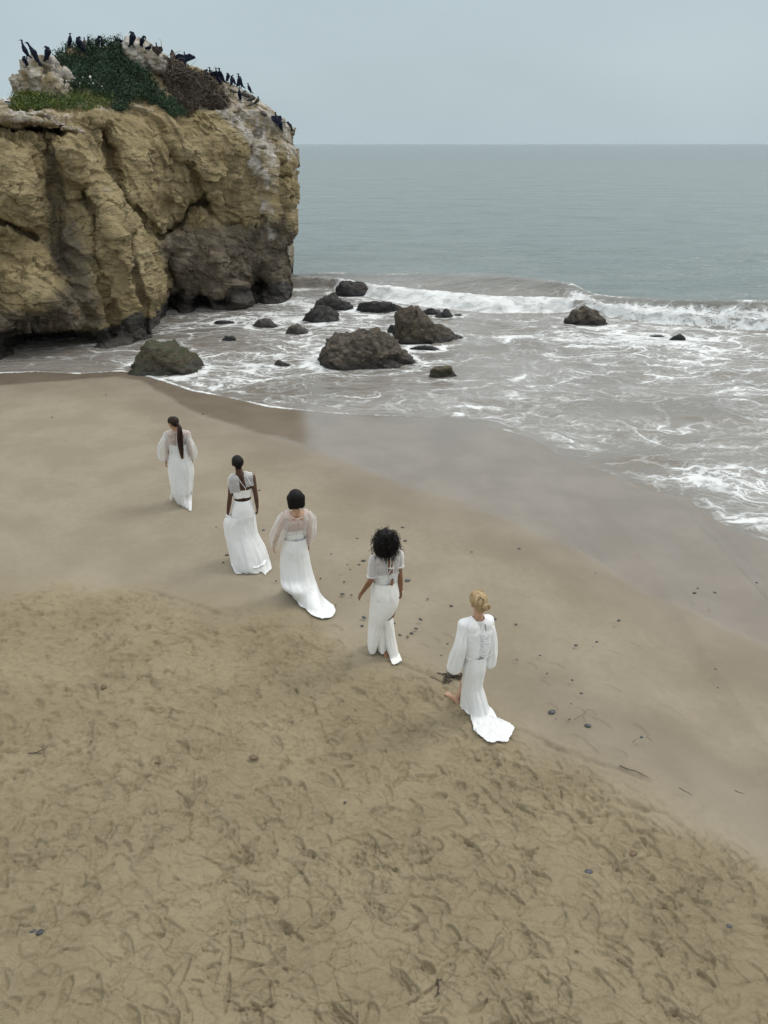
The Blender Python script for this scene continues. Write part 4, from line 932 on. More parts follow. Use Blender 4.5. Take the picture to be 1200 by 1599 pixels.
def hair_cap(name, caps, mat, parent, vox=.009, amp=.004, tone=.3, k=40):
    me = fuse(name, caps, vox, 2); co = get_co(me); n = get_no(me)
    set_co(me, co + n * (amp * fbm(co[:, 0] * k, co[:, 1] * k, co[:, 2] * k * .3, 2))[:, None]); attr(me, 'tone', np.clip(tone + .5 * fbm(co[:, 0] * 30, co[:, 1] * 30, co[:, 2] * 5, 2), 0, 1)); attr(me, 'tip', np.zeros(len(co)))
    return link(name, me, mat, parent)
def strands(name, lines, r, mat, parent, seed=0, tipz=None):
    rng = np.random.RandomState(seed); V, F, T, TP = [], [], [], []
    for pts in lines:
        pts = np.asarray(pts); n = len(pts); base = len(V); t = rng.rand()
        tg = np.gradient(pts, axis=0); tg /= np.linalg.norm(tg, axis=1)[:, None] + 1e-9; a = np.cross(tg, [.31, .72, .4]); a /= np.linalg.norm(a, axis=1)[:, None] + 1e-9; b = np.cross(tg, a); w = r * np.linspace(1, .35, n)[:, None]
        for q in range(3): V.extend((pts + (a * math.cos(q * 2.094) + b * math.sin(q * 2.094)) * w).tolist()); T += [t] * n; TP += (np.linspace(0, 1, n) if tipz is None else np.clip((tipz[0] - pts[:, 2]) / (tipz[0] - tipz[1]), 0, 1)).tolist()
        for q in range(3):
            p = (q + 1) % 3
            for i in range(n - 1): F.append((base + q * n + i, base + p * n + i, base + p * n + i + 1, base + q * n + i + 1))
    me = np_mesh(name, np.array(V), np.array(F)); attr(me, 'tone', T); attr(me, 'tip', TP); return link(name, me, mat, parent)
def eyes(J, ax, root):
    Fh, Rh, U = ax
    for q in (-1, 1):
        me = bpy.data.meshes.new('eye'); bm = bmesh.new(); bmesh.ops.create_uvsphere(bm, u_segments=10, v_segments=8, radius=.012); bm.to_mesh(me); bm.free()
        o = link('eye', me, M_EYE, root); o.location = J['head'] + Fh * .091 + Rh * q * .031 - U * .012 
def child_fix(root):                             # parts are built in world coordinates; give them the inverse of the root's place
    inv = Matrix.Translation(root.location).inverted()
    for ch in root.children: ch.matrix_parent_inverse = inv
    for ch in root.children:
        for g in ch.children: g.matrix_parent_inverse = Matrix.Identity(4)
def pieces(name, lines, mat, sides, parent):
    for l in lines: tubes(name, [l], mat, sides, parent)
def tuck(p, rings, ids=('hips', 'legL', 'legR'), z0=-9, gap=.014):
    """keep the limbs inside the skirt that covers them"""
    co = get_co(p.me).astype(float); zc = rings[:, :, 2].mean(1); ctr = rings.mean(1); m = np.isin(p.id, ids) & (co[:, 2] < zc.max() - .01) & (co[:, 2] > max(zc.min(), z0))
    idx = np.where(m)[0]; k = np.abs(zc[None] - co[idx, 2][:, None]).argmin(1); c = ctr[k, :2]; d = co[idx, :2] - c; r = np.linalg.norm(d, axis=1); a = np.arctan2(d[:, 1], d[:, 0])
    rv = rings[k][:, :, :2] - c[:, None]; ra = np.arctan2(rv[..., 1], rv[..., 0]); j = np.abs((ra - a[:, None] + math.pi) % (2 * math.pi) - math.pi).argmin(1); rr = np.linalg.norm(rv[np.arange(len(idx)), j], axis=1) - gap
    f = np.minimum(1, rr / np.maximum(r, 1e-6)); co[idx, :2] = c + d * f[:, None]; set_co(p.me, co)
class Person:
    def __init__(s, label, ox, oy, sc, foot, skin, J, headF, vox=.0078):
        s.ox, s.oy, s.sc = ox, oy, sc
        s.g0 = ground_px(ox + foot[0] / sc, oy + foot[1] / sc); s.Y0 = s.g0[1]
        s.root = empty('person', tuple(s.g0)); tag(s.root, label, 'person')
        s.J = {}
        for k, v in J.items():
            if len(v) == 4: p = s.g(v[0], v[1]); p = p + np.array([0, 0, v[3]])
            else: p = s.c(*v)
            s.J[k] = p
        C, s.F, s.R, s.Fh, s.Rh, s.U = body_caps(s.J, None, headF); s.C = C
        s.me = fuse('body', [c[1:] for c in C], vox, 3); s.body = link('body', s.me, skin, s.root)
        s.co = get_co(s.me); s.id = seg_ids(s.co, C); eyes(s.J, (s.Fh, s.Rh, s.U), s.root)
        print('PERSON', label[:30], 'height %.2f' % (s.J['head'][2] + .108 - s.g0[2]), 'shoulder %.2f' % np.linalg.norm(s.J['shR'] - s.J['shL']), 'arms', [round(float(np.linalg.norm(s.J[a] - s.J[b])), 2) for a, b in (('shL', 'elL'), ('elL', 'wrL'), ('shR', 'elR'), ('elR', 'wrR'))], 'neck z %.2f waist %.2f pelvis %.2f' % tuple(s.J[k][2] - s.g0[2] for k in ('neck', 'waist', 'pelvis')))
    def px(s, cx, cy): return s.ox + cx / s.sc, s.oy + cy / s.sc
    def c(s, cx, cy, dY=0.): return W(*s.px(cx, cy), s.Y0 + dY)
    def g(s, cx, cy): return ground_px(*s.px(cx, cy))
    def ring(s, l, r, cy, dY, ry, yaw=0):
        a, b = s.c(l, cy, dY), s.c(r, cy, dY); return ell((a[0] + b[0]) / 2, a[1], a[2], (b[0] - a[0]) / 2, ry, yaw)
    def gring(s, far, near, dz=.0): return ring_poly([s.g(*p) + (0, 0, dz) for p in far], [s.g(*p) + (0, 0, dz) for p in near])
    def isin(s, *ids): return np.isin(s.id, ids)
    def below(s, cy, dY=0): return s.co[:, 2] < s.c(0, cy, dY)[2]

# --- fair haired woman nearest the camera -------------------------------------------------
SK_FAIR, SK_OLIVE, SK_BROWN, SK_DEEP = skin_material('fair skin', (.50, .30, .20)), skin_material('warm skin', (.40, .22, .13)), skin_material('brown skin', (.24, .115, .06)), skin_material('deep brown skin', (.085, .040, .025))
p = Person('barefoot blonde woman with low bun in long white satin gown, nearest of the line', 680, 910, 5.92, (330, 1185), SK_FAIR,
    dict(head=(392, 165, .02), neck=(400, 322, 0), shL=(262, 385, -.05), shR=(490, 345, .06), elL=(222, 590, -.08), wrL=(192, 785, .0), haL=(205, 855, .03), elR=(512, 550, .02), wrR=(505, 690, .05), haR=(500, 765, .08),
         waist=(388, 640, 0), pelvis=(368, 750, 0), knL=(270, 960, .18), anL=(192, 1118, 0, .085), toL=(100, 1040, 0, .035), knR=(385, 1040, -.06), anR=(400, 1235, 0, .09), toR=(385, 1180, 0, .03)), (-.45, .88, -.12))
t = p.root
up_ = p.co[:, 2]
tor = p.isin('torso', 'hips', 'upperL', 'upperR') & (up_ > p.c(0, 668)[2]) & (up_ < p.c(0, 318)[2] + .03) | (p.isin('neck') & (up_ < p.J['neck'][2] + .0))
bl = garment('blouse', p.me, tor, .016, M_WHITE, t, .006, 3, 14)
# gathered ruching over the back, a real set of draped tucks
for q, x0, x1 in ((-1, 345, 412), (1, 420, 480)):
    L = []
    for k in range(13):
        cy = 425 + k * 16.5 + 4 * math.sin(k * 2.1 + q); a = p.c((x0 if q < 0 else x1) + 9 * math.sin(k * 1.7), cy - 16 - 6 * math.sin(k * 1.3), 0); b = p.c(417, cy + 16, 0); m_ = (a + b) / 2 + np.array([0, 0, -.012])
        bk = lambda P_, e=.0: P_ - p.F * (.100 + e)
        ins = [bk(a, -.026), bk(m_, -.004), bk(b, -.003)]
        L.append((catmull(np.array(ins)[:, None], 5)[:, 0], .0025, .0062))
    o = tubes('tuck', L, M_WHITE, 5, t)
    o['kind'] = 'stuff'
kh = tubes('keyhole', [([p.c(431, 350, 0) - p.F * .075, p.c(430, 400, 0) - p.F * .105], .005, .004)], NT('dark opening').done(Base_Color=(.12, .07, .05), Roughness=.8), 5, t)
for s_, a, e, w, k in (('L', (262, 380, -.05), (226, 590, -.08), (176, 790, .0), 1.0), ('R', (492, 350, .06), (512, 560, .03), (508, 745, .05), .55)):
    P0, P1, P2 = p.c(*a), p.c(*e), p.c(*w)
    tube('sleeve', [P0 + (P0 - P1) * .0 + p.R * (.035 if s_ == 'L' else -.035), P0 * .7 + P1 * .3, P1, P1 * .45 + P2 * .55, P2 * 1.0, P2 + (P2 - P1) * .20], [.055, .058, .048 + .028 * k, .055 + .036 * k, .045 + .045 * k, .028], M_WHITE, t, .026, 2.2, 5 if s_ == 'L' else 9, 48, 8)
rg = [p.ring(293, 475, 650, 0, .118), p.ring(262, 476, 755, 0, .142), p.ring(252, 454, 860, 0, .135), p.ring(262, 440, 950, -.01, .12), p.ring(285, 468, 1060, -.03, .13), p.ring(300, 496, 1165, -.05, .14), p.ring(318, 525, 1235, -.08, .17),
      p.gring([(590, 1330), (550, 1285), (480, 1270), (400, 1255), (330, 1262)], [(322, 1290), (350, 1370), (390, 1425), (450, 1475), (520, 1490), (600, 1470), (630, 1400)], .05),
      p.gring([(722, 1400), (690, 1335), (610, 1300), (520, 1285), (400, 1262), (325, 1270)], [(318, 1290), (345, 1372), (378, 1420), (440, 1470), (490, 1503), (560, 1506), (640, 1500), (695, 1465), (720, 1425)])]
sk = loft('skirt', rg, M_SATIN, t, .036, 2.1, 12, 4, power=1.1, min_fold=.10); tuck(p, LAST, ('hips', 'legR')); tuck(p, LAST, ('legL',), p.J['knL'][2] + .12)
# front panel lifted by the leading leg
fp = [p.ring(246, 300, 850, .06, .10), p.ring(225, 300, 960, .14, .12), p.ring(222, 320, 1070, .20, .16), p.gring([(330, 1120), (290, 1095), (262, 1090), (240, 1105)], [(215, 1150), (245, 1195), (285, 1240), (325, 1275)])]
loft('front_panel', fp[:1] + [fp[3]], M_SATIN, t, .012, 1.6, 16, 7, arc=(3.4, 6.1))
seam = [p.c(300 + (496 - 300) * u, 1172 + 18 * math.sin(u * math.pi) - 12 * u, -.05) - np.array([0, .135 * math.sin(math.pi * u) ** .6, 0]) for u in np.linspace(.03, .97, 14)]
tubes('hem_seam', [(seam, .004, .004)], M_SATIN, 4, t)
H = p.J['head']; Fh, Rh, U = p.Fh, p.Rh, p.U
M_BLOND = hair_material('blonde hair', (.27, .175, .08), (.66, .51, .31)); M_DARKH = hair_material('dark brown hair', (.012, .009, .008), (.035, .022, .016))
bun = p.c(470, 222, -.08)
hair = hair_cap('hair', [(H - Fh * .030 + U * .022, .097, H + Fh * .008 + U * .030, .088), (H - Fh * .045 - U * .035, .075, H - Fh * .04 - U * .06, .055), (H - Fh * .05 + Rh * .03 - U * .07, .04, bun, .030), (bun - Rh * .015, .033, bun + Rh * .018, .033), (H - Fh * .06 - U * .10, .03, bun, .03)], M_BLOND, t, .008, .005)
L = []; rng = np.random.RandomState(5)
for k in range(150):
    a = rng.uniform(-1.5, 1.5); top = H + U * .105 + Fh * .05 * math.cos(a) + Rh * .07 * math.sin(a); q = []
    for u in np.linspace(0, 1, 8):
        P_ = top * (1 - u) + (bun - Rh * .01) * u; d = P_ - (H + U * .01 - Fh * .02); rr = .104 if u < .8 else np.linalg.norm(d); q.append(H + U * .01 - Fh * .02 + nrm(d) * max(rr, np.linalg.norm(d)) if u < .85 else P_ + nrm(d) * .01)
    L.append(q)
for k in range(40):
    a0 = rng.uniform(0, 6.28); q = [bun + (Rh * math.cos(a0 + u * 3) * .034 + U * math.sin(a0 + u * 3) * .034 - Fh * (.02 + .015 * rng.rand())) for u in np.linspace(0, 1, 7)]; L.append(q)
strands('hair_strands', L, .0035, M_BLOND, hair, 3)
L = []
for a, b in (((385, 80), (470, 135)), ((425, 100), (405, 125)), ((440, 115), (425, 150)), ((455, 120), (440, 165)), ((395, 120), (370, 150))):
    A_, B_ = p.c(*a, 0) , p.c(*b, 0); q = []
    for u in np.linspace(0, 1, 6):
        P_ = A_ * (1 - u) + B_ * u; d = nrm(P_ - H) * np.array([1, 1, 1.]); q.append(H + U * .01 - Fh * .02 + nrm(P_ - (0, .10, -.03) - (H + U * .01 - Fh * .02)) * .110)
    L.append(q)
strands('dark_roots', L, .0045, M_DARKH, hair, 4)
child_fix(t)

# --- curly haired woman --------------------------------------------------------------------
p = Person('woman with big dark curly hair, sheer short sleeved bolero and split ivory skirt', 540, 800, 6.15, (400, 1365), SK_BROWN,
    dict(head=(378, 255, .02), neck=(392, 400, 0), shL=(278, 452, -.04), shR=(505, 412, .05), elL=(245, 650, -.10), wrL=(155, 775, -.02), haL=(110, 850, .0), elR=(520, 600, .0), wrR=(532, 755, .05), haR=(528, 830, .08),
         waist=(392, 645, 0), pelvis=(378, 790, 0), knL=(335, 1060, .08), anL=(385, 1392, 0, .085), toL=(398, 1420, 0, .03), knR=(415, 1120, -.02), anR=(455, 1410, 0, .11), toR=(450, 1385, 0, .03)), (-.35, .92, -.1))
t = p.root; z = p.co[:, 2]
garment('bolero', p.me, (p.isin('torso') & (z > p.c(0, 655)[2]) & (z < p.J['neck'][2] + .03)) | (p.isin('upperL') & (z > p.c(0, 625, -.1)[2])) | (p.isin('upperR') & (z > p.c(0, 535)[2])), .022, M_SHEER2, t, .006, 2, 12)
garment('bodice', p.me, p.isin('torso', 'hips') & (z < p.c(0, 560)[2]) & (z > p.c(0, 715)[2]), .010, M_IVORY, t, .002, 3)
for l, r, cy, s_ in ((225, 285, 612, 'L'), (488, 548, 522, 'R')):
    A_ = p.J['sh' + s_] * .45 + p.J['el' + s_] * .55 if s_ == 'R' else p.J['sh' + s_] * .18 + p.J['el' + s_] * .82
    ax_ = nrm(p.J['el' + s_] - p.J['sh' + s_]); u_ = nrm(np.cross(ax_, [0, 1, 0])); v_ = np.cross(ax_, u_); q = [A_ + (u_ * math.cos(k) + v_ * math.sin(k)) * .064 for k in np.linspace(0, 6.283, 20)]
    tubes('sleeve_trim', [(q, .004, .004)], M_TRIM, 4, t)
bkp = lambda cx, cy, e=.0: p.c(cx, cy, 0) - p.F * (.108 + e)
pieces('back_tie', [([bkp(378, 400), bkp(375, 480), bkp(385, 570)], .004, .004), ([bkp(405, 395, .005), bkp(408, 440, .01), bkp(400, 500, .01)], .006, .004), ([bkp(435, 470, .01), bkp(395, 520, .015), bkp(380, 560, .01)], .005, .003),
                     ([bkp(438, 470, .01), bkp(436, 520, .01), bkp(432, 560)], .004, .003), ([bkp(385, 490, .01), bkp(412, 488, .015), bkp(436, 495, .01)], .007, .006)], M_TRIM, 5, t)
pieces('bare_back', [([bkp(392, 410, -.006), bkp(395, 560, -.006)], .014, .012), ([bkp(418, 410, -.006), bkp(420, 545, -.006)], .014, .010), ([bkp(430, 600, -.008), bkp(418, 655, -.008)], .014, .022)], SK_BROWN, 6, t)
pieces('bolero_trim', [([bkp(288, 470, -.03), bkp(286, 560, -.03), bkp(288, 655, -.02), bkp(330, 648, .0), bkp(385, 600, .0)], .004, .004), ([bkp(495, 540, -.03), bkp(465, 590, -.01), bkp(440, 620, .0), bkp(438, 590, .0)], .004, .004)], M_TRIM, 4, t)
# two split legs of the dress and its long left panel
panel = [p.ring(262, 492, 655, 0, .115), p.ring(240, 512, 760, 0, .148), p.ring(234, 508, 860, 0, .15)]
loft('skirt', panel, M_IVORY, t, .024, 1.8, 12, 2, ground=False, min_fold=.2); tuck(p, LAST)
lp = [p.ring(238, 514, 800, .0, .158), p.ring(232, 502, 880, .0, .160), p.ring(228, 462, 965, .01, .160),  p.ring(222, 400, 1060, .03, .15), p.ring(216, 365, 1150, .04, .15), p.ring(212, 325, 1235, .05, .15), p.ring(216, 296, 1302, .05, .14)]
loft('left_panel', lp, M_IVORY, t, .018, 1.8, 12, 12, ground=True, min_fold=.2)
rl = [p.ring(330, 452, 985, .0, .135), p.ring(365, 462, 1080, -.02, .11), p.ring(378, 478, 1180, -.03, .10), p.ring(396, 497, 1290, -.05, .105), p.ring(418, 512, 1375, -.06, .12),
      p.gring([(540, 1455), (515, 1400), (480, 1375), (435, 1385)], [(428, 1460), (440, 1490), (462, 1507), (500, 1488), (538, 1462)])]
loft('trouser_leg', rl, M_IVORY, t, .016, 1.8, 12, 22, min_fold=.3); tuck(p, LAST, ('legR',))
ll = [p.ring(280, 410, 1050, .03, .11), p.ring(300, 402, 1180, .03, .11), p.ring(308, 402, 1275, .03, .11), p.ring(318, 402, 1325, .03, .11)]
loft('trouser_leg', ll, M_IVORY, t, .012, 1.8, 10, 32, min_fold=.3); tuck(p, LAST, ('legL',))
loft('trouser_hem', [p.ring(384, 420, 1320, .0, .05), p.ring(382, 432, 1382, -.02, .06)], M_IVORY, t, .010, 1.8, 8, 35, min_fold=.3)
tube('bracelet', [p.c(518, 762, .05), p.c(536, 766, .05), p.c(555, 762, .05)], [.011, .011, .011], M_TRIM, t, n=10)
H = p.J['head']; Fh, Rh, U = p.Fh, p.Rh, p.U
M_BLACK = hair_material('black hair', (.006, .005, .005), (.018, .014, .012))
hair = hair_cap('hair', [(H - Fh * .03 + U * .03, .116, H - Fh * .02 - U * .0, .120), (H - Fh * .05 - Rh * .06 - U * .04, .11, H - Fh * .055 - Rh * .07 - U * .13, .085), (H - Fh * .05 + Rh * .06 - U * .04, .11, H - Fh * .055 + Rh * .065 - U * .10, .085), (H - Fh * .06 - U * .08, .11, H - Fh * .07 - U * .15, .08)], M_BLACK, t, .012, .012, .1, 22)
L = []; rng = np.random.RandomState(8)
for k in range(650):
    d = rng.normal(size=3); d = nrm(d); 
    if d @ Fh > .45 and d[2] < .5: continue
    s0 = H - Fh * .035 - U * .015 + d * np.array([.104, .108, .112]); out = nrm(d + np.array([0, 0, -.75 - .5 * rng.rand()])); ln = rng.uniform(.06, .15) * (1.15 if d[2] < 0 else .8)
    q1 = nrm(np.cross(out, [.2, .5, .8])); q2 = np.cross(out, q1); ph = rng.uniform(0, 6.28); rr = rng.uniform(.006, .013); tt = np.linspace(0, 1, 13)
    L.append([s0 + d * .022 * math.sin(u * 3) + out * ln * u + (q1 * math.cos(ph + u * 15) + q2 * math.sin(ph + u * 15)) * rr for u in tt])
strands('curls', L, .0042, M_BLACK, hair, 9)
child_fix(t)

# --- dark bob, organza sleeves, long satin train --------------------------------------------
p = Person('woman with straight black bob, sheer blush puff sleeves and long ivory satin train', 410, 750, 6.954, (400, 1270), SK_FAIR,
    dict(head=(362, 185, .02), neck=(368, 340, 0), shL=(240, 385, -.04), shR=(490, 365, .05), elL=(170, 570, -.08), wrL=(122, 725, -.02), haL=(128, 790, .03), elR=(505, 560, .02), wrR=(500, 690, .06), haR=(508, 755, .1),
         waist=(358, 610, 0), pelvis=(355, 735, 0), knL=(310, 1000, .10), anL=(330, 1215, 0, .085), toL=(300, 1165, 0, .03), knR=(400, 1020, -.03), anR=(440, 1270, 0, .09), toR=(420, 1225, 0, .03)), (-.18, .97, -.1))
t = p.root; z = p.co[:, 2]
garment('bodice', p.me, p.isin('torso', 'hips') & (z < p.c(0, 515)[2]) & (z > p.c(0, 650)[2]), .012, M_SATIN, t, .004, 3, 10)
garment('sheer_top', p.me, p.isin('torso') & (z > p.c(0, 560)[2]) & ((z < p.c(0, 405)[2]) | (np.hypot(*(p.co - p.J['neck'])[:, :2].T) > .105)), .022, M_BLUSH, t, .002, 3, 10)
nk = p.J['neck']; q = [nk + p.R * .105 * math.cos(a) * 1.05 - p.F * .095 * math.sin(a) + np.array([0, 0, -.075 * max(math.sin(a), 0) + .005]) for a in np.linspace(-.2, math.pi + .2, 20)]
tubes('neckline_trim', [(q, .004, .004)], M_TRIM, 4, t)
for s_, a, e, w, k in (('L', (245, 385, -.04), (178, 560, -.06), (118, 725, -.02), 1.0), ('R', (485, 368, .05), (518, 545, .02), (506, 700, .06), .70)):
    P0, P1, P2 = p.c(*a), p.c(*e), p.c(*w)
    tube('sleeve', [P0 + (P0 - P1) * .22 - p.R * (-.03 if s_ == 'R' else .03) * 0, P0 * .75 + P1 * .25, P1, P1 * .5 + P2 * .5, P2], [.045, .105, .120 * k, .095 * k, .030], M_BLUSH, t, .045, 2.6, 5 if s_ == 'L' else 9, 44, 8)
rg = [p.ring(240, 474, 620, 0, .120), p.ring(212, 492, 720, 0, .148), p.ring(200, 512, 830, 0, .155), p.ring(198, 530, 930, -.01, .17), p.ring(200, 556, 1035, -.03, .20), p.ring(212, 590, 1130, -.08, .25), 
      p.gring([(670, 1330), (630, 1245), (560, 1190), (460, 1150), (320, 1145), (240, 1160)], [(225, 1195), (290, 1262), (350, 1320), (420, 1385), (480, 1440), (560, 1480), (640, 1480), (690, 1420)], .07),
      p.gring([(816, 1450), (780, 1380), (700, 1345), (650, 1290), (560, 1200), (420, 1150), (260, 1150)], [(218, 1190), (290, 1258), (350, 1320), (420, 1388), (490, 1465), (580, 1525), (690, 1553), (770, 1515), (808, 1480)])]
loft('skirt', rg, M_SATIN, t, .042, 1.9, 12, 6, power=1.2, min_fold=.14); tuck(p, LAST)
L = []; rng = np.random.RandomState(2)
tubes('skirt_dart', [([p.c(385, 640, 0) - (0, .118, 0), p.c(392, 670, 0) - (0, .135, 0), p.c(400, 715, 0) - (0, .142, 0)], .004, .002)], M_SATIN, 4, t)
H = p.J['head']; Fh, Rh, U = p.Fh, p.Rh, p.U
hair = hair_cap('hair', [(H - Fh * .025 + U * .022, .108, H + Fh * .0 + U * .02, .102), (H - Fh * .035 - Rh * .052, .080, H - Fh * .035 - Rh * .068 - U * .115, .050), (H - Fh * .035 + Rh * .052, .080, H - Fh * .035 + Rh * .072 - U * .105, .052), (H - Fh * .055 - U * .02, .075, H - Fh * .055 - U * .11, .050)], M_BLACK, t, .008, .004, .1)
L = []; rng = np.random.RandomState(6)
for k in range(330):
    a = rng.uniform(-2.5, 2.5); d = -Fh * math.cos(a) + Rh * math.sin(a); q = []
    for u in np.linspace(0, 1, 8):
        ang = u * 1.5; r_ = .112 if u < .7 else .112; q.append(H - Fh * .02 + U * (.118 * math.cos(min(ang, 1.35)) - .0) + d * r_ * math.sin(min(ang * 1.15, 1.45)) - U * max(0, u - .42) * (.24 + .015 * rng.normal()))
    L.append(q)
strands('hair_strands', L, .0038, M_BLACK, hair, 12)
child_fix(t)

# --- cropped hair, pleated gown ---------------------------------------------------------------
p = Person('woman with cropped black hair and bare arms in two piece white pleated gown', 325, 700, 7.617, (470, 1330), SK_DEEP,
    dict(head=(352, 168, .02), neck=(378, 300, 0), shL=(285, 372, -.04), shR=(528, 335, .05), elL=(262, 590, -.08), wrL=(238, 770, -.02), haL=(240, 850, .04), elR=(572, 575, .0), wrR=(588, 705, .06), haR=(588, 790, .09),
         waist=(412, 580, 0), pelvis=(425, 710, 0), knL=(430, 1040, .12), anL=(420, 1330, 0, .085), toL=(395, 1290, 0, .03), knR=(500, 1060, -.02), anR=(560, 1380, 0, .10), toR=(545, 1340, 0, .03)), (-.35, .93, -.08))
t = p.root; z = p.co[:, 2]; rel = (p.co - p.J['neck'])
garment('bodice', p.me, p.isin('torso', 'hips') & (z < p.c(0, 478)[2] + .1 * (rel @ p.R)) & (z > p.c(0, 572)[2]), .012, M_IVORY, t, .004, 3, 10)
lat = rel @ p.R
garment('shoulder_panel', p.me, p.isin('torso', 'upperL') & (z > p.c(0, 500)[2]) & (lat < -.035 - .5 * (p.J['neck'][2] - .08 - z) * -1 * .0 + .0) & (lat < .10 - 0.55 * (z - p.c(0, 470)[2])) & (lat > -.19), .014, M_SHEER2, t, .002, 3, 10)
garment('shoulder_panel', p.me, p.isin('torso', 'upperR') & (z > p.c(0, 440)[2]) & (lat > .055 + .12 * 0) & (lat < .19), .014, M_SHEER2, t, .002, 3, 10)
bkp = lambda cx, cy, e=.0: p.c(cx, cy, 0) - p.F * (.100 + e)
pieces('panel_trim', [([bkp(345, 315, -.03), bkp(390, 385, .0), bkp(438, 440, .01), bkp(440, 478, .01)], .0035, .0035), ([bkp(248, 365, -.045), bkp(300, 415, -.02), bkp(315, 480, -.01)], .0035, .0035),
                      ([bkp(445, 290, -.04), bkp(480, 360, -.01), bkp(520, 425, -.02)], .0035, .0035), ([bkp(450, 292, -.05), bkp(540, 300, -.06)], .0035, .0035)], M_TRIM, 4, t)
rg = [p.ring(312, 512, 596, 0, .122), p.ring(292, 542, 690, 0, .150), p.ring(282, 555, 790, 0, .155), p.ring(290, 562, 930, -.01, .15), p.ring(325, 580, 1050, -.04, .16), p.ring(345, 620, 1170, -.08, .18), p.ring(400, 690, 1300, -.14, .20), p.ring(450, 700, 1345, -.20, .20)]
def pleats(o, amp, k):
    me = o.data; c = get_co(me); n = len(c) // NR; c = c.reshape(n, NR, 3); th = np.linspace(0, 2 * math.pi, NR, endpoint=False); ctr = c.mean(1, keepdims=True); r = c - ctr; r[..., 2] = 0; r /= np.linalg.norm(r, axis=-1, keepdims=True) + 1e-6
    v = np.linspace(0, 1, n)[:, None]; c += r * (np.sin(th * k + 3 * fbm(np.cos(th) * 2, np.sin(th) * 2, v * 1.0, 2)) * amp * (.15 + .85 * v))[..., None]; set_co(me, c.reshape(-1, 3))
o = loft('skirt', rg, M_WHITE, t, .022, 2.4, 12, 3, ground=True, min_fold=.15); tuck(p, LAST); pleats(o, .005, 26)
ov = [p.ring(262, 560, 780, 0, .175), p.ring(196, 566, 860, 0, .19), p.ring(205, 590, 1000, -.02, .22), p.ring(232, 632, 1110, -.06, .25), p.ring(258, 690, 1230, -.10, .28), p.ring(285, 725, 1340, -.14, .30),
      p.gring([(765, 1440), (730, 1350), (640, 1270), (480, 1230), (330, 1290)], [(305, 1502), (400, 1512), (500, 1495), (570, 1505), (640, 1475), (690, 1530), (720, 1480)])]
o = loft('chiffon_overskirt', ov, M_CHIF, t, .040, 3.0, 12, 8, ground=True, min_fold=.3); pleats(o, .004, 17)
tube('cuff', [p.c(212, 795, -.02), p.c(235, 803, -.02), p.c(256, 800, -.02)], [.020, .020, .020], M_TRIM, t, n=12)
H = p.J['head']; Fh, Rh, U = p.Fh, p.Rh, p.U
hair_cap('hair', [(H - Fh * .028 + U * .020, .094, H + Fh * .006 + U * .030, .086), (H - Fh * .045 - U * .030, .068, H - Fh * .035 - U * .055, .052)], M_BLACK, t, .007, .003, .1, 90)
child_fix(t)

# --- ponytail, sheer balloon sleeved gown --------------------------------------------------
p = Person('woman with long dark ponytail looking left, in sheer white balloon sleeved gown', 220, 630, 8.883, (575, 1380), SK_OLIVE,
    dict(head=(450, 262, .02), neck=(487, 385, 0), shL=(365, 440, -.03), shR=(640, 428, .04), elL=(372, 640, -.04), wrL=(352, 805, .02), haL=(350, 890, .06), elR=(678, 640, .0), wrR=(715, 790, .05), haR=(722, 868, .09),
         waist=(510, 660, 0), pelvis=(545, 800, 0), knL=(520, 1100, .10), anL=(545, 1345, 0, .085), toL=(520, 1300, 0, .03), knR=(610, 1120, -.02), anR=(665, 1400, 0, .10), toR=(655, 1360, 0, .03)), (-.86, .45, -.2))
t = p.root; z = p.co[:, 2]
garment('camisole', p.me, p.isin('torso', 'hips') & (z < p.c(0, 545)[2]) & (z > p.c(0, 690)[2]), .010, M_WHITE, t, .003, 3, 10)
garment('sheer_top', p.me, p.isin('upperL', 'upperR') & (z > p.c(0, 520)[2]) | p.isin('torso') & (z > p.c(0, 690)[2]) | (p.isin('torso', 'neck') & (z < p.J['neck'][2] + .035) & (z > p.c(0, 600)[2])), .024, M_SHEER, t, .002, 3, 9)
bkp = lambda cx, cy, e=.0: p.c(cx, cy, 0) - p.F * (.10 + e)
pieces('strap', [([bkp(395, 400, -.05), bkp(408, 470, -.0), bkp(418, 545, .0)], .0045, .0045), ([bkp(620, 390, -.05), bkp(618, 470, -.01), bkp(600, 545, .0)], .0045, .0045), ([bkp(352, 478, -.06), bkp(375, 470, -.03), bkp(398, 520, -.02)], .003, .003)], M_TRIM, 4, t)
for s_, a, e, w, k in (('L', (372, 445, -.03), (305, 620, -.03), (325, 790, .02), 1.0), ('R', (632, 432, .04), (700, 600, .0), (735, 770, .05), .68)):
    P0, P1, P2 = p.c(*a), p.c(*e), p.c(*w)
    tube('sleeve', [P0 + (P0 - P1) * .15, P0 * .75 + P1 * .25, P1, P1 * .4 + P2 * .6, P2 * .9 + P1 * .1, P2 + (P2 - P1) * .12], [.045, .085 * k, .105 * k, .115 * k, .075 * k, .03], M_SHEER2, t, .03, 2.4, 5 if s_ == 'L' else 9, 44, 8)
slip = [p.ring(415, 612, 665, 0, .115), p.ring(410, 685, 790, 0, .148), p.ring(430, 705, 930, 0, .13), p.ring(470, 700, 1100, .0, .12), p.ring(500, 690, 1240, .0, .12)]
loft('slip', slip, M_IVORY, t, .012, 1.8, 12, 3, ground=True, min_fold=.2); tuck(p, LAST)
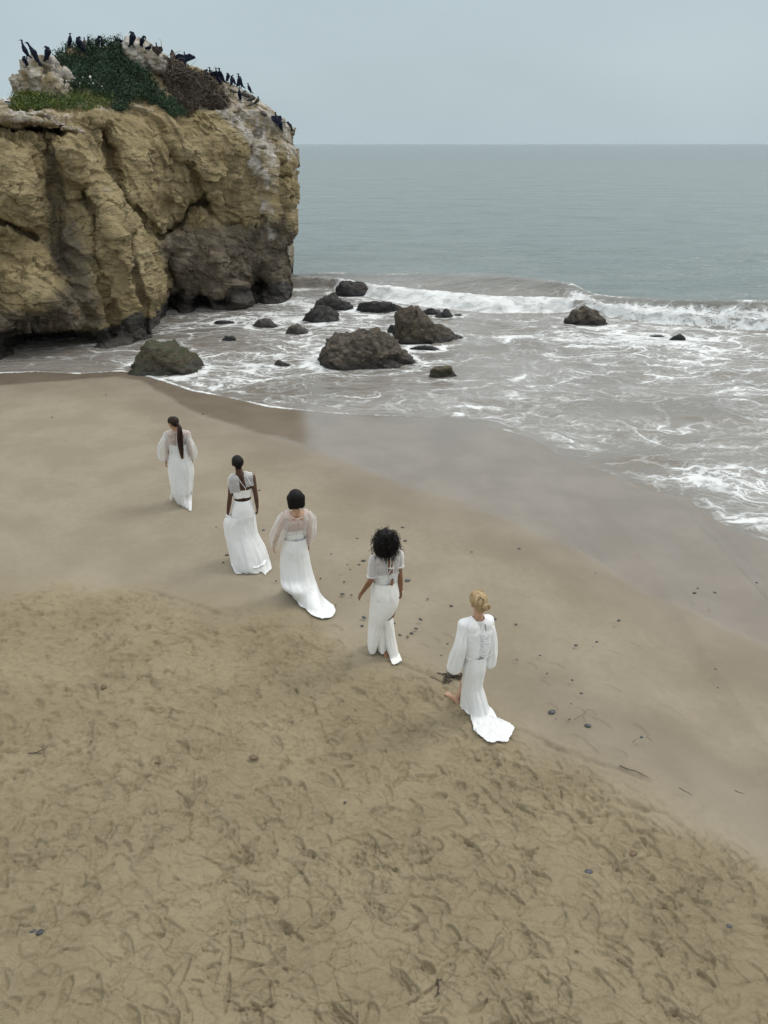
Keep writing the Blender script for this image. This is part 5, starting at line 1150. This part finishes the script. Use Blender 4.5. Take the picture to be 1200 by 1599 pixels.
ov = [p.ring(400, 640, 560, 0, .125), p.ring(395, 660, 690, 0, .135), p.ring(380, 712, 830, 0, .17), p.ring(380, 735, 960, 0, .19), p.ring(400, 728, 1080, -.02, .19), p.ring(432, 716, 1200, -.05, .17), p.ring(480, 706, 1305, -.08, .14), 
      p.gring([(715, 1440), (700, 1370), (660, 1330), (600, 1320), (530, 1350)], [(515, 1385), (560, 1432), (620, 1455), (665, 1485), (700, 1515), (728, 1512)])]
o = loft('chiffon_gown', ov, M_CHIF, t, .032, 2.4, 12, 5, ground=True, min_fold=.2); pleats(o, .003, 15)
fp = [p.ring(425, 520, 1180, .12, .10), p.ring(415, 480, 1328, .14, .10)]
loft('front_panel', fp, M_SHEER2, t, .02, 2, 10, 5, ground=True, min_fold=.3)
H = p.J['head']; Fh, Rh, U = p.Fh, p.Rh, p.U
M_PONY = hair_material('long brown hair', (.020, .012, .009), (.05, .028, .018), (.20, .10, .045))
tie = p.c(525, 305, -.06)
hair = hair_cap('hair', [(H - Fh * .030 + U * .020, .093, H + Fh * .012 + U * .030, .084), (H - Fh * .045 - U * .03, .066, H - Fh * .035 - U * .045, .052), (H - Fh * .07 - U * .02, .04, tie, .026)], M_PONY, t, .007, .003, .1)
path = [tie, p.c(540, 350, -.16), p.c(545, 470, -.17), p.c(555, 600, -.17), p.c(578, 765, -.17)]
tube('ponytail', path, [.022, .038, .048, .042, .008], M_PONY, hair, .008, 5, 2, 24, 8, .6, attrs={'tone': lambda v, th: .3 + .3 * np.sin(th * 9), 'tip': lambda v, th: sst(.72, .95, v) + 0 * th})
K = catmull(np.array(path)[:, None], 4)[:, 0]; rng = np.random.RandomState(3); L = []
for k in range(110):
    a, r_ = rng.uniform(0, 6.28), rng.uniform(.6, 1.1); rr = np.interp(np.linspace(0, 1, len(K)), [0, .2, .5, .8, 1], [.02, .036, .048, .044, .018]) * r_
    L.append(K + np.stack([np.cos(a) * rr, np.sin(a) * rr * .6, np.zeros(len(K))], 1) + rng.normal(0, .004, (len(K), 3)))
strands('ponytail_strands', L, .0035, M_PONY, hair, 7, (p.c(0, 620)[2], p.c(0, 740)[2]))
child_fix(t)
# ------------------------------------------------------------------ birds on the cliff
def bird_mesh(pose):
    A = lambda *v: np.array(v, float); C = []
    def seg(a, ra, b, rb): C.append((A(*a), ra, A(*b), rb))
    for q in (-.03, .03): seg((0, q, .0), .010, (0, q, .10), .014); seg((0, q, .006), .009, (.06, q * 1.3, .006), .007)
    if pose in ('upright', 'tall', 'look_back', 'spread', 'half_open'):
        seg((-.05, 0, .13), .055, (.02, 0, .30), .092); seg((.02, 0, .30), .092, (.05, 0, .42), .070); seg((-.05, 0, .13), .045, (-.17, 0, .02), .022)
        nk = .66 if pose == 'tall' else .58; d = -1 if pose == 'look_back' else 1
        seg((.05, 0, .44), .050, (.075, 0, nk - .08), .030); seg((.075, 0, nk - .08), .028, (.06, 0, nk), .026); seg((.06, 0, nk), .031, (.06 + .035 * d, 0, nk + .012), .026); seg((.06 + .05 * d, 0, nk + .012), .013, (.06 + .135 * d, 0, nk + .006), .007)
    if pose == 'spread':
        for q in (-1, 1):
            seg((.03, q * .05, .42), .030, (.02, q * .22, .52), .022); seg((.02, q * .22, .52), .022, (.0, q * .46, .42), .012)
            for k in range(13): u = k / 12; seg((.02, q * (.07 + .36 * u), .49 - .05 * u), .024, (-.02, q * (.10 + .38 * u), .25 + .12 * u), .020)
    if pose == 'half_open':
        for q in (-1, 1):
            seg((.03, q * .05, .42), .035, (.0, q * .20, .44), .024)
            for k in range(6): u = k / 5; seg((.01, q * (.07 + .13 * u), .43 - .03 * u), .026, (-.03, q * (.09 + .13 * u), .16 + .14 * u), .018)
    if pose == 'hunched':
        seg((-.05, 0, .13), .065, (.02, 0, .32), .100); seg((.02, 0, .32), .100, (.03, 0, .42), .060); seg((-.05, 0, .13), .045, (-.15, 0, .02), .022); seg((.05, 0, .40), .040, (-.02, 0, .47), .034); seg((-.02, 0, .47), .015, (-.09, 0, .42), .008)
    if pose == 'lean':
        seg((-.03, 0, .15), .055, (-.09, 0, .36), .085); seg((-.09, 0, .36), .080, (-.14, 0, .46), .050); seg((-.14, 0, .47), .036, (-.20, 0, .60), .026); seg((-.20, 0, .60), .032, (-.22, 0, .61), .028); seg((-.03, 0, .13), .045, (.07, 0, .0), .024); seg((-.23, 0, .61), .012, (-.31, 0, .60), .006)
    if pose == 'crouch':
        seg((-.09, 0, .12), .07, (.08, 0, .17), .085); seg((-.09, 0, .12), .045, (-.24, 0, .07), .02); seg((.10, 0, .19), .045, (.14, 0, .28), .032); seg((.14, 0, .29), .032, (.17, 0, .30), .026); seg((.18, 0, .30), .012, (.26, 0, .29), .006)
    if pose == 'preen':
        seg((-.05, 0, .13), .06, (.02, 0, .32), .095); seg((-.05, 0, .13), .045, (-.14, 0, .02), .022); seg((.04, 0, .36), .055, (.08, 0, .47), .036); seg((.08, 0, .47), .034, (.14, 0, .46), .030); seg((.14, 0, .46), .030, (.16, 0, .38), .026); seg((.16, 0, .38), .012, (.14, 0, .29), .006)
    if pose.startswith('pelican'):
        if pose == 'pelican_low': seg((-.18, 0, .24), .08, (.12, 0, .32), .115); seg((-.22, 0, .23), .05, (-.36, 0, .17), .025); seg((-.02, .04, .1), .02, (0, .04, .26), .03); seg((-.02, -.04, .1), .02, (0, -.04, .26), .03); seg((.16, 0, .38), .05, (.26, 0, .46), .032); seg((.27, 0, .48), .040, (.30, 0, .48), .036); seg((.31, 0, .46), .020, (.52, 0, .28), .009)
        elif pose == 'pelican_tuck': seg((-.16, 0, .18), .11, (.12, 0, .28), .14); seg((-.2, 0, .17), .06, (-.34, 0, .12), .03); seg((.12, 0, .36), .06, (.02, 0, .44), .05); seg((.02, 0, .44), .022, (-.20, 0, .36), .012)
        else: seg((-.14, 0, .22), .10, (.08, 0, .38), .14); seg((-.16, 0, .2), .06, (-.30, 0, .10), .03); seg((.14, 0, .46), .055, (.12, 0, .62), .036); seg((.12, 0, .64), .042, (.15, 0, .65), .038); seg((.16, 0, .63), .022, (.26, 0, .38), .010)
    if pose == 'gull': seg((-.12, 0, .14), .055, (.08, 0, .19), .075); seg((-.12, 0, .14), .035, (-.26, 0, .14), .014); seg((.09, 0, .22), .045, (.12, 0, .30), .036); seg((.13, 0, .31), .035, (.15, 0, .31), .032); seg((.16, 0, .30), .012, (.22, 0, .28), .006)
    big = pose.startswith('pelican'); me = fuse('bird', C, .013 if big else .010, 2); return me
def bird_mat(name, a, b, hi):
    m = NT(name); n = m.noise(m.pos(), 26, 3); z = m.n('ShaderNodeSeparateXYZ'); m.put(z.inputs[0], m.n('ShaderNodeTexCoord').outputs['Object'])
    c = m.mix(m.ramp(n, .35, .65), a, b); c = m.mix(m.ramp(z.outputs[2], .42, .55), c, hi); return m.done(Base_Color=c, Roughness=.6, Specular_IOR_Level=.12)
MB_ = {'c': bird_mat('cormorant feathers', (.005, .007, .018), (.010, .015, .032), (.005, .007, .020)), 'b': bird_mat('brownish feathers', (.045, .037, .034), (.08, .066, .058), (.03, .025, .03)),
       'p': bird_mat('pelican feathers', (.050, .047, .045), (.105, .098, .090), (.20, .18, .16)), 'g': bird_mat('gull feathers', (.62, .62, .62), (.72, .72, .72), (.75, .75, .75)), 'w': bird_mat('gull wing', (.07, .08, .11), (.1, .11, .14), (.1, .11, .14))}
PH = {'upright': .60, 'tall': .68, 'look_back': .60, 'spread': .60, 'half_open': .60, 'hunched': .50, 'lean': .63, 'crouch': .32, 'preen': .50, 'pelican_low': .66, 'pelican_tuck': .72, 'pelican_up': .86, 'gull': .35}
BMESH = {}
# survey: centre px, foot py, height px, pose, facing degrees (0 right, 180 left, 90 away, 270 towards us), plumage, label
BIRDS = [
 (43, 91, 21, 'tall', 180, 'c', 'tall necked cormorant at the very top left of the rock knob, tail to the right'),
 (41, 104, 13, 'hunched', 230, 'c', 'hunched cormorant on the left shoulder of the rock knob, just below the tall necked one'),
 (62, 101, 26, 'lean', 0, 'c', 'large cormorant in the middle of the rock knob, leaning left with slim neck'),
 (78, 95, 18, 'hunched', 20, 'c', 'headless looking hunched cormorant on the right end of the rock knob'),
 (112, 80, 16, 'upright', 340, 'c', 'lone upright cormorant on the small pale rock lump left of the crest scrub'),
 (129, 87, 18, 'hunched', 200, 'c', 'bulky dark hunched cormorant standing left of a brownish bird in the scrub'),
 (137, 84, 16, 'upright', 100, 'b', 'brownish cormorant touching the bulky dark one in the scrub'),
 (145, 84, 17, 'look_back', 190, 'c', 'cormorant with hooked head right of the brownish bird in the scrub'),
 (155, 82, 16, 'preen', 0, 'c', 'slim cormorant facing right with bent neck, right of the hooked head one in the scrub'),
 (163, 80, 10, 'hunched', 0, 'c', 'small rounded cormorant low in the scrub, right of the slim bent necked one'),
 (177, 78, 7, 'crouch', 0, 'c', 'cormorant sitting low behind the top of the scrub, only its back showing'),
 (188, 74, 9, 'crouch', 180, 'c', 'crouching cormorant at the highest point of the scrub with raised head'),
 (208, 75, 18, 'hunched', 0, 'c', 'large cormorant bowed to the right on the left edge of the bare hump'),
 (225, 74, 14, 'preen', 0, 'c', 'cormorant with pointed bill raised on top of the bare hump'),
 (233, 78, 7, 'crouch', 0, 'c', 'crouching cormorant tucked behind the bare hump, right of the one on top'),
 (249, 89, 16, 'half_open', 270, 'b', 'broad brownish cormorant with drooping half open wings right of the bare hump'),
 (265, 97, 9, 'crouch', 180, 'c', 'small cormorant low beside the brown one, left of the bird with spread wings'),
 (272, 99, 16, 'hunched', 90, 'b', 'brown backed cormorant standing just left of the bird with spread wings'),
 (289, 105, 19, 'spread', 90, 'c', 'cormorant holding both wings fully spread'),
 (304, 118, 9, 'crouch', 180, 'c', 'crouching cormorant right of the spread winged bird, left of a touching pair'),
 (312, 121, 9, 'crouch', 0, 'c', 'crouching cormorant facing right, right hand one of the touching low pair'),
 (326, 128, 16, 'hunched', 200, 'c', 'stocky cormorant at the left end of the dense group, in front of an upright one'),
 (333, 123, 14, 'upright', 200, 'c', 'upright cormorant peering from behind the stocky one at the left of the dense group'),
 (341, 126, 16, 'half_open', 270, 'c', 'wide cormorant with slightly opened wings in the dense group'),
 (349, 129, 18, 'upright', 180, 'c', 'tall slim cormorant right of the wide one with slightly opened wings'),
 (346, 133, 11, 'hunched', 250, 'c', 'small cormorant lower down in front of the wide winged one'),
 (358, 125, 11, 'hunched', 20, 'c', 'tilted cormorant right of the tall slim one, left of a thin necked one'),
 (363, 134, 12, 'hunched', 70, 'c', 'dark stooping cormorant in front of the tilted one'),
 (367, 129, 12, 'look_back', 180, 'c', 'thin necked small cormorant between the tilted one and the leaning one'),
 (375, 134, 14, 'hunched', 15, 'c', 'cormorant leaning left beside the upright one at the right end of the dense group'),
 (381, 134, 17, 'tall', 180, 'c', 'upright cormorant facing left at the right end of the dense group'),
 (377, 157, 16, 'upright', 270, 'c', 'lone dark green cormorant standing on bare rock below the pelican'),
 (391, 144, 12, 'upright', 180, 'c', 'cormorant with head up just behind the two stooping pelicans'),
 (366, 148, 13, 'pelican_low', 180, 'p', 'grey pelican stretched level, facing left, left of the lone dark green cormorant'),
 (386, 153, 16, 'pelican_tuck', 180, 'p', 'grey pelican with tucked bill, left one of the stooping pair'),
 (395, 158, 14, 'pelican_tuck', 0, 'p', 'dark grey pelican with pale wing stripe, right one of the stooping pair'),
 (403, 163, 14, 'pelican_up', 0, 'b', 'upright brown pelican with dark head on the rim, right of the stooping pair'),
 (393, 167, 9, 'pelican_low', 0, 'p', 'grey pelican lying low below the stooping pair'),
 (413, 182, 11, 'pelican_tuck', 180, 'p', 'pale grey pelican alone on the slope between the pelican group and the last cormorants'),
 (433, 197, 17, 'half_open', 120, 'c', 'cormorant with half opened wings near the right tip of the cliff'),
 (439, 205, 15, 'hunched', 250, 'c', 'dark cormorant in front of the half open winged one near the cliff tip'),
 (456, 205, 12, 'preen', 180, 'c', 'cormorant with curled neck, rightmost on the very tip of the cliff'),
 (16, 166, 12, 'gull', 180, 'g', 'white gull with dark wing sitting on the far left grass ledge'),
]
SV = np.concatenate([CL_V] + EXTRA_SURF); SQX, SQY, SQD = _proj(SV)
def surf_at(px, py, rad):
    d = np.hypot(SQX - px, SQY - py); k = np.where(d < rad)[0]
    if len(k) == 0: k = np.array([np.argmin(d)])
    return SV[k[np.argmin(SQD[k] + d[k] * .02)]]
for px, py, h, pose, yaw, mt, label in BIRDS:
    if (pose, mt) not in BMESH:
        base = next((BMESH[k] for k in BMESH if k[0] == pose), None); BMESH[(pose, mt)] = base.copy() if base else bird_mesh(pose)
    P = surf_at(px, py, 2.2); sc = (P[1] * CP + (CAM_Z - P[2]) * SP_) / FPX
    o = link('pelican' if pose.startswith('pelican') else 'gull' if pose == 'gull' else 'cormorant', BMESH[(pose, mt)], None)
    if not BMESH[(pose, mt)].materials: BMESH[(pose, mt)].materials.append(MB_[mt])
    BMESH[(pose, mt)].materials[0] = MB_[mt]
    k = h * sc / PH[pose] * 1.18; lift = .12 if (84 < px < 200) else 0
    o.location = (P[0], P[1], P[2] - .015 + lift); o.scale = (k * 1.22, k * 1.15, k) if pose != 'spread' and not pose.startswith('pel') else (k, k * .95, k); o.rotation_euler = (0, 0, math.radians(yaw))
    tag(o, label, 'bird', 'birds resting on the cliff top')
    if pose == 'gull':
        w = link('wing', fuse('wing', [((-.20, .05, .17), .02, (.06, .06, .20), .04), ((-.20, -.05, .17), .02, (.06, -.06, .20), .04)], .01, 1), MB_['w'], o)

# ------------------------------------------------------------------ pebbles, sticks and weed on the sand
M_PEB = NT('dark wet pebble'); _n = M_PEB.noise(M_PEB.pos(), 30, 3); M_PEB = M_PEB.done(Base_Color=M_PEB.mix(M_PEB.ramp(_n, .35, .65), (.022, .026, .030), (.055, .060, .062)), Roughness=.4)
M_PEB2 = NT('brown pebble').done(Base_Color=(.12, .075, .04), Roughness=.6); M_PEB3 = NT('grey shard').done(Base_Color=(.06, .06, .066), Roughness=.6)
PEB = []
for s in range(5):
    V, F = ICO[2]; r = 1 + .12 * fbm(V[:, 0] * 1.3 + s * 5, V[:, 1] * 1.3, V[:, 2] * 1.3, 2); PEB.append(np_mesh('pebble', V * r[:, None] * [1, .68, .36], F))
rng = np.random.RandomState(20)
# centre px, py, length px, group, own label
GA, GB, GC, GD = 'pebbles left of the curly haired woman', 'pebbles right of the curly haired woman', 'pebbles beside the two farthest women', 'pebbles on the damp sand at right'
TXT = {GA: 'the small dark pebbles left of the curly haired woman', GB: 'the dark pebbles between the curly haired and blonde women', GC: 'the tiny pebbles on smooth sand near the farther women', GD: 'the tiny dark pebbles right of the blonde woman'}
ORD = ['leftmost', 'second', 'third', 'fourth', 'fifth', 'sixth', 'seventh', 'eighth', 'ninth', 'tenth', 'eleventh', 'twelfth', 'thirteenth', 'fourteenth', 'fifteenth', 'sixteenth', 'seventeenth', 'eighteenth', 'nineteenth', 'twentieth', 'last but three', 'last but two', 'last but one', 'rightmost']
LST = [(518, 865, 6, GA), (523, 872, 4, GA), (568, 876, 7, GA), (543, 882, 5, GA), (561, 882, 5, GA), (577, 882, 4, GA), (547, 889.5, 5, GA), (532, 898, 3, GA), (538, 910, 4, GA), (535, 931, 7, GA), (549, 932, 4, GA), (525, 946, 3, GA), (569, 968, 7, GA), (566, 980, 5, GA), (501, 904, 3, GA),
 (558, 841, 4, GA), (629, 824, 5, GB), (633, 845, 6, GB), (637, 907, 9, None, 'largest dark oval pebble, right of the curly haired woman\'s waist'), (616, 977, 5, GB), (625, 994, 6, GB), (643, 991, 5.5, GB), (650, 986, 6, GB), (657, 973, 6.5, GB), (637, 998, 5, None, 'single brown pebble among the dark ones behind the curly haired woman'),
 (668, 937, 4, GB), (705, 947, 5, GB), (771, 967, 9, None, 'dark pebble right behind the blonde woman\'s head, lower of two'), (767, 963, 6, None, 'slim dark pebble just above another behind the blonde woman\'s shoulder'), (699, 1011, 4, GB), (689, 1025, 5, GB),
 (405, 766, 4, GC), (412, 828, 5, GC), (355, 867, 6, GC), (349, 879, 4, GC), (338, 823, 3, GC), (317, 647, 4, GC), (482, 858, 3, GC), (478, 876, 4, GC), (432, 911, 4, GC), (82, 652, 3, GC), (166, 617, 3, GC),
 (811, 857, 5, GD), (737, 863, 3, GD), (965, 978, 6, GD), (931, 1009, 5, GD), (899, 1012, 6, GD), (843, 1028, 4, GD), (854, 1057, 4, GD), (893, 1067.5, 5, GD), (807, 1035, 4, GD), (806, 976, 4, GD), (907, 1089, 5, GD), (892, 1103, 3, GD), (868, 1127, 3, GD), (889, 1127, 4, GD), (862, 1114, 12, None, 'long dark stone in a hollow of the damp sand'),
 (918, 1135, 10, None, 'blue black oval pebble with a twig beside it'), (1000, 1161, 6, None, 'round black pebble below right of the blue black one'), (1085, 926, 6, GD), (1113, 939, 5, GD), (1087, 931, 4, GD), (1114, 1058, 4, GD), (1117, 1089, 3, GD), (1182, 910, 4, GD), (929, 902, 3, GD), (877, 1153, 3, GD),
 (397, 1187, 14, None, 'dark brown chunk of driftwood alone on trodden sand at centre left'), (162, 1074, 9, None, 'small dark clod on the trodden sand at far left'), (245, 1190, 7, None, 'small brown stone on the trodden sand left of the driftwood chunk'), (1137, 1451, 9, None, 'small blue grey stone at the lower right'), (920, 1361, 14, None, 'flat grey shard on the trodden sand, lower right of centre'),
 (989, 1333, 13, None, 'rounded tan clod pressed in the trodden sand right of the grey shard'), (901, 1488, 6, None, 'tiny rust brown pebble near the bottom edge'), (50, 1452, 14, None, 'wet grey stone lying at the lower left edge'), (62, 1455, 12, None, 'darker half of the pair of stones at the lower left edge'), (169, 1527, 5, None, 'tiny pale pebble at the lower left bottom'), (539, 1254, 5, None, 'small dark pebble in the trodden sand at centre')]
for it in LST:
    px, py, w, g = it[:4]; P = ground_px(px, py); sc = (P[1] * CP + CAM_Z * SP_) / FPX; o = link('pebble', PEB[rng.randint(5)], None)
    rk = sorted([q[0] for q in LST if q[3] == g and len(q) < 5]).index(px) if len(it) < 5 else 0
    lab = it[4] if len(it) > 4 else ORD[rk] + ('' if rk == 0 else ' from the left') + ' of ' + TXT[g]; m = M_PEB2 if ('brown' in lab or 'tan' in lab or 'clod' in lab) else M_PEB3 if 'shard' in lab or 'grey' in lab else M_PEB
    o.data = o.data.copy() if m is not M_PEB else o.data
    if not o.data.materials: o.data.materials.append(m)
    o.data.materials[0] = m; k = w * sc / 2 * 1.1; o.scale = (k, k, k * (1.1 if w < 9 else .8)); h = SAND_H(P[0], P[1]); o.location = (P[0], P[1], h + k * .18); o.rotation_euler = (rng.uniform(-.2, .2), rng.uniform(-.2, .2), rng.uniform(-.6, .6))
    tag(o, lab, 'driftwood' if 'driftwood' in lab else 'pebble', g)
def on_sand(pts, lift=.008):
    o = []
    for a, b in pts: P = ground_px(a, b); o.append((P[0], P[1], SAND_H(P[0], P[1]) + lift))
    return o
M_WEED = NT('dry kelp').done(Base_Color=(.045, .032, .022), Roughness=.6)
def sand_line(name, lines, mat, label, cat, r=.006):
    L = [(on_sand(l), r, r * .5) for l in lines]; return tag(tubes(name, L, mat, 5), label, cat)
sand_line('twig', [[(683, 1531), (687, 1533), (691, 1531)], [(684, 1533), (685, 1543), (684, 1551), (680, 1560)], [(685, 1551), (688, 1555)]], M_WEED, 'forked dark twig standing out near the bottom edge, right of centre', 'twig', .008)
sand_line('twig', [[(896, 1130), (903, 1125), (911, 1120), (917, 1114), (925, 1114), (932, 1122)], [(910, 1122), (915, 1132)]], M_WEED, 'thin curved twig above the blue black pebble', 'twig', .0028)
sand_line('twig', [[(45, 1180), (58, 1176), (70, 1172), (77, 1167)], [(55, 1178), (66, 1179)]], M_WEED, 'thin dark stick on the trodden sand at far left', 'stick', .007)
sand_line('kelp_strip', [[(967, 1200), (980, 1207), (992, 1211), (1003, 1216), (1011, 1223)]], M_WEED, 'dark kelp strip lying along the foot of the berm at right', 'seaweed', .006)
sand_line('kelp_strip', [[(1058, 1240), (1066, 1243), (1074, 1247), (1079, 1252)]], M_WEED, 'short dark kelp strip right of the longer one at the berm foot', 'seaweed', .005)
sand_line('kelp_strip', [[(1143, 1250), (1149, 1254), (1157, 1257)]], M_WEED, 'small dark kelp scrap alone on the smooth sand at the right edge', 'seaweed', .005)
sand_line('twig', [[(986, 1166), (992, 1163), (996, 1162)], [(1007, 1160), (1012, 1163), (1016, 1167)]], M_WEED, 'thin twig halves on both sides of the round black pebble', 'twig', .0028)
# tangle of kelp just beyond the fair haired woman's leading foot
L = []
for k in range(46):
    a, b = rng.normal(707, 8), rng.normal(1064, 3.5); P = ground_px(a, b); d = rng.normal(0, .05, 3); q = []
    for u in np.linspace(0, 1, 6): q.append((P[0] + d[0] * u * 2 + rng.normal(0, .006), P[1] + d[1] * u + rng.normal(0, .006), SAND_H(P[0], P[1]) + .01 + .05 * math.sin(u * 3) * rng.rand()))
    L.append((q, rng.uniform(.005, .011), .003))
tag(tubes('kelp_tangle', L, M_WEED, 5), 'dark tangle of kelp on the sand beside the blonde woman\'s bare foot', 'seaweed')
L = []
for k in range(9):
    a, b = rng.uniform(670, 698), rng.uniform(1045, 1068); L.append((on_sand([(a, b), (a + rng.uniform(4, 9), b + rng.uniform(-2, 5)), (a + rng.uniform(9, 15), b + rng.uniform(0, 9))], .005), .004, .002))
tag(tubes('loose_kelp', L, M_WEED, 4), 'thin loose kelp scattered left of the dark kelp tangle', 'seaweed')
# ------------------------------------------------------------------ sea haze
hz = bpy.data.materials.new('haze'); hz.use_nodes = True; t_ = hz.node_tree; t_.nodes.clear()
o_ = t_.nodes.new('ShaderNodeOutputMaterial'); v_ = t_.nodes.new('ShaderNodeVolumePrincipled'); v_.inputs['Color'].default_value = (.74, .84, .90, 1); v_.inputs['Density'].default_value = .00003
t_.links.new(v_.outputs[0], o_.inputs['Volume'])
bm = bmesh.new(); bmesh.ops.create_cube(bm, size=1); me = bpy.data.meshes.new('haze'); bm.to_mesh(me); bm.free()
o = link('haze', me, hz); o.scale = (90000, 90000, 18); o.location = (0, 0, 18 / 2 - 6.0); tag(o, kind='stuff')
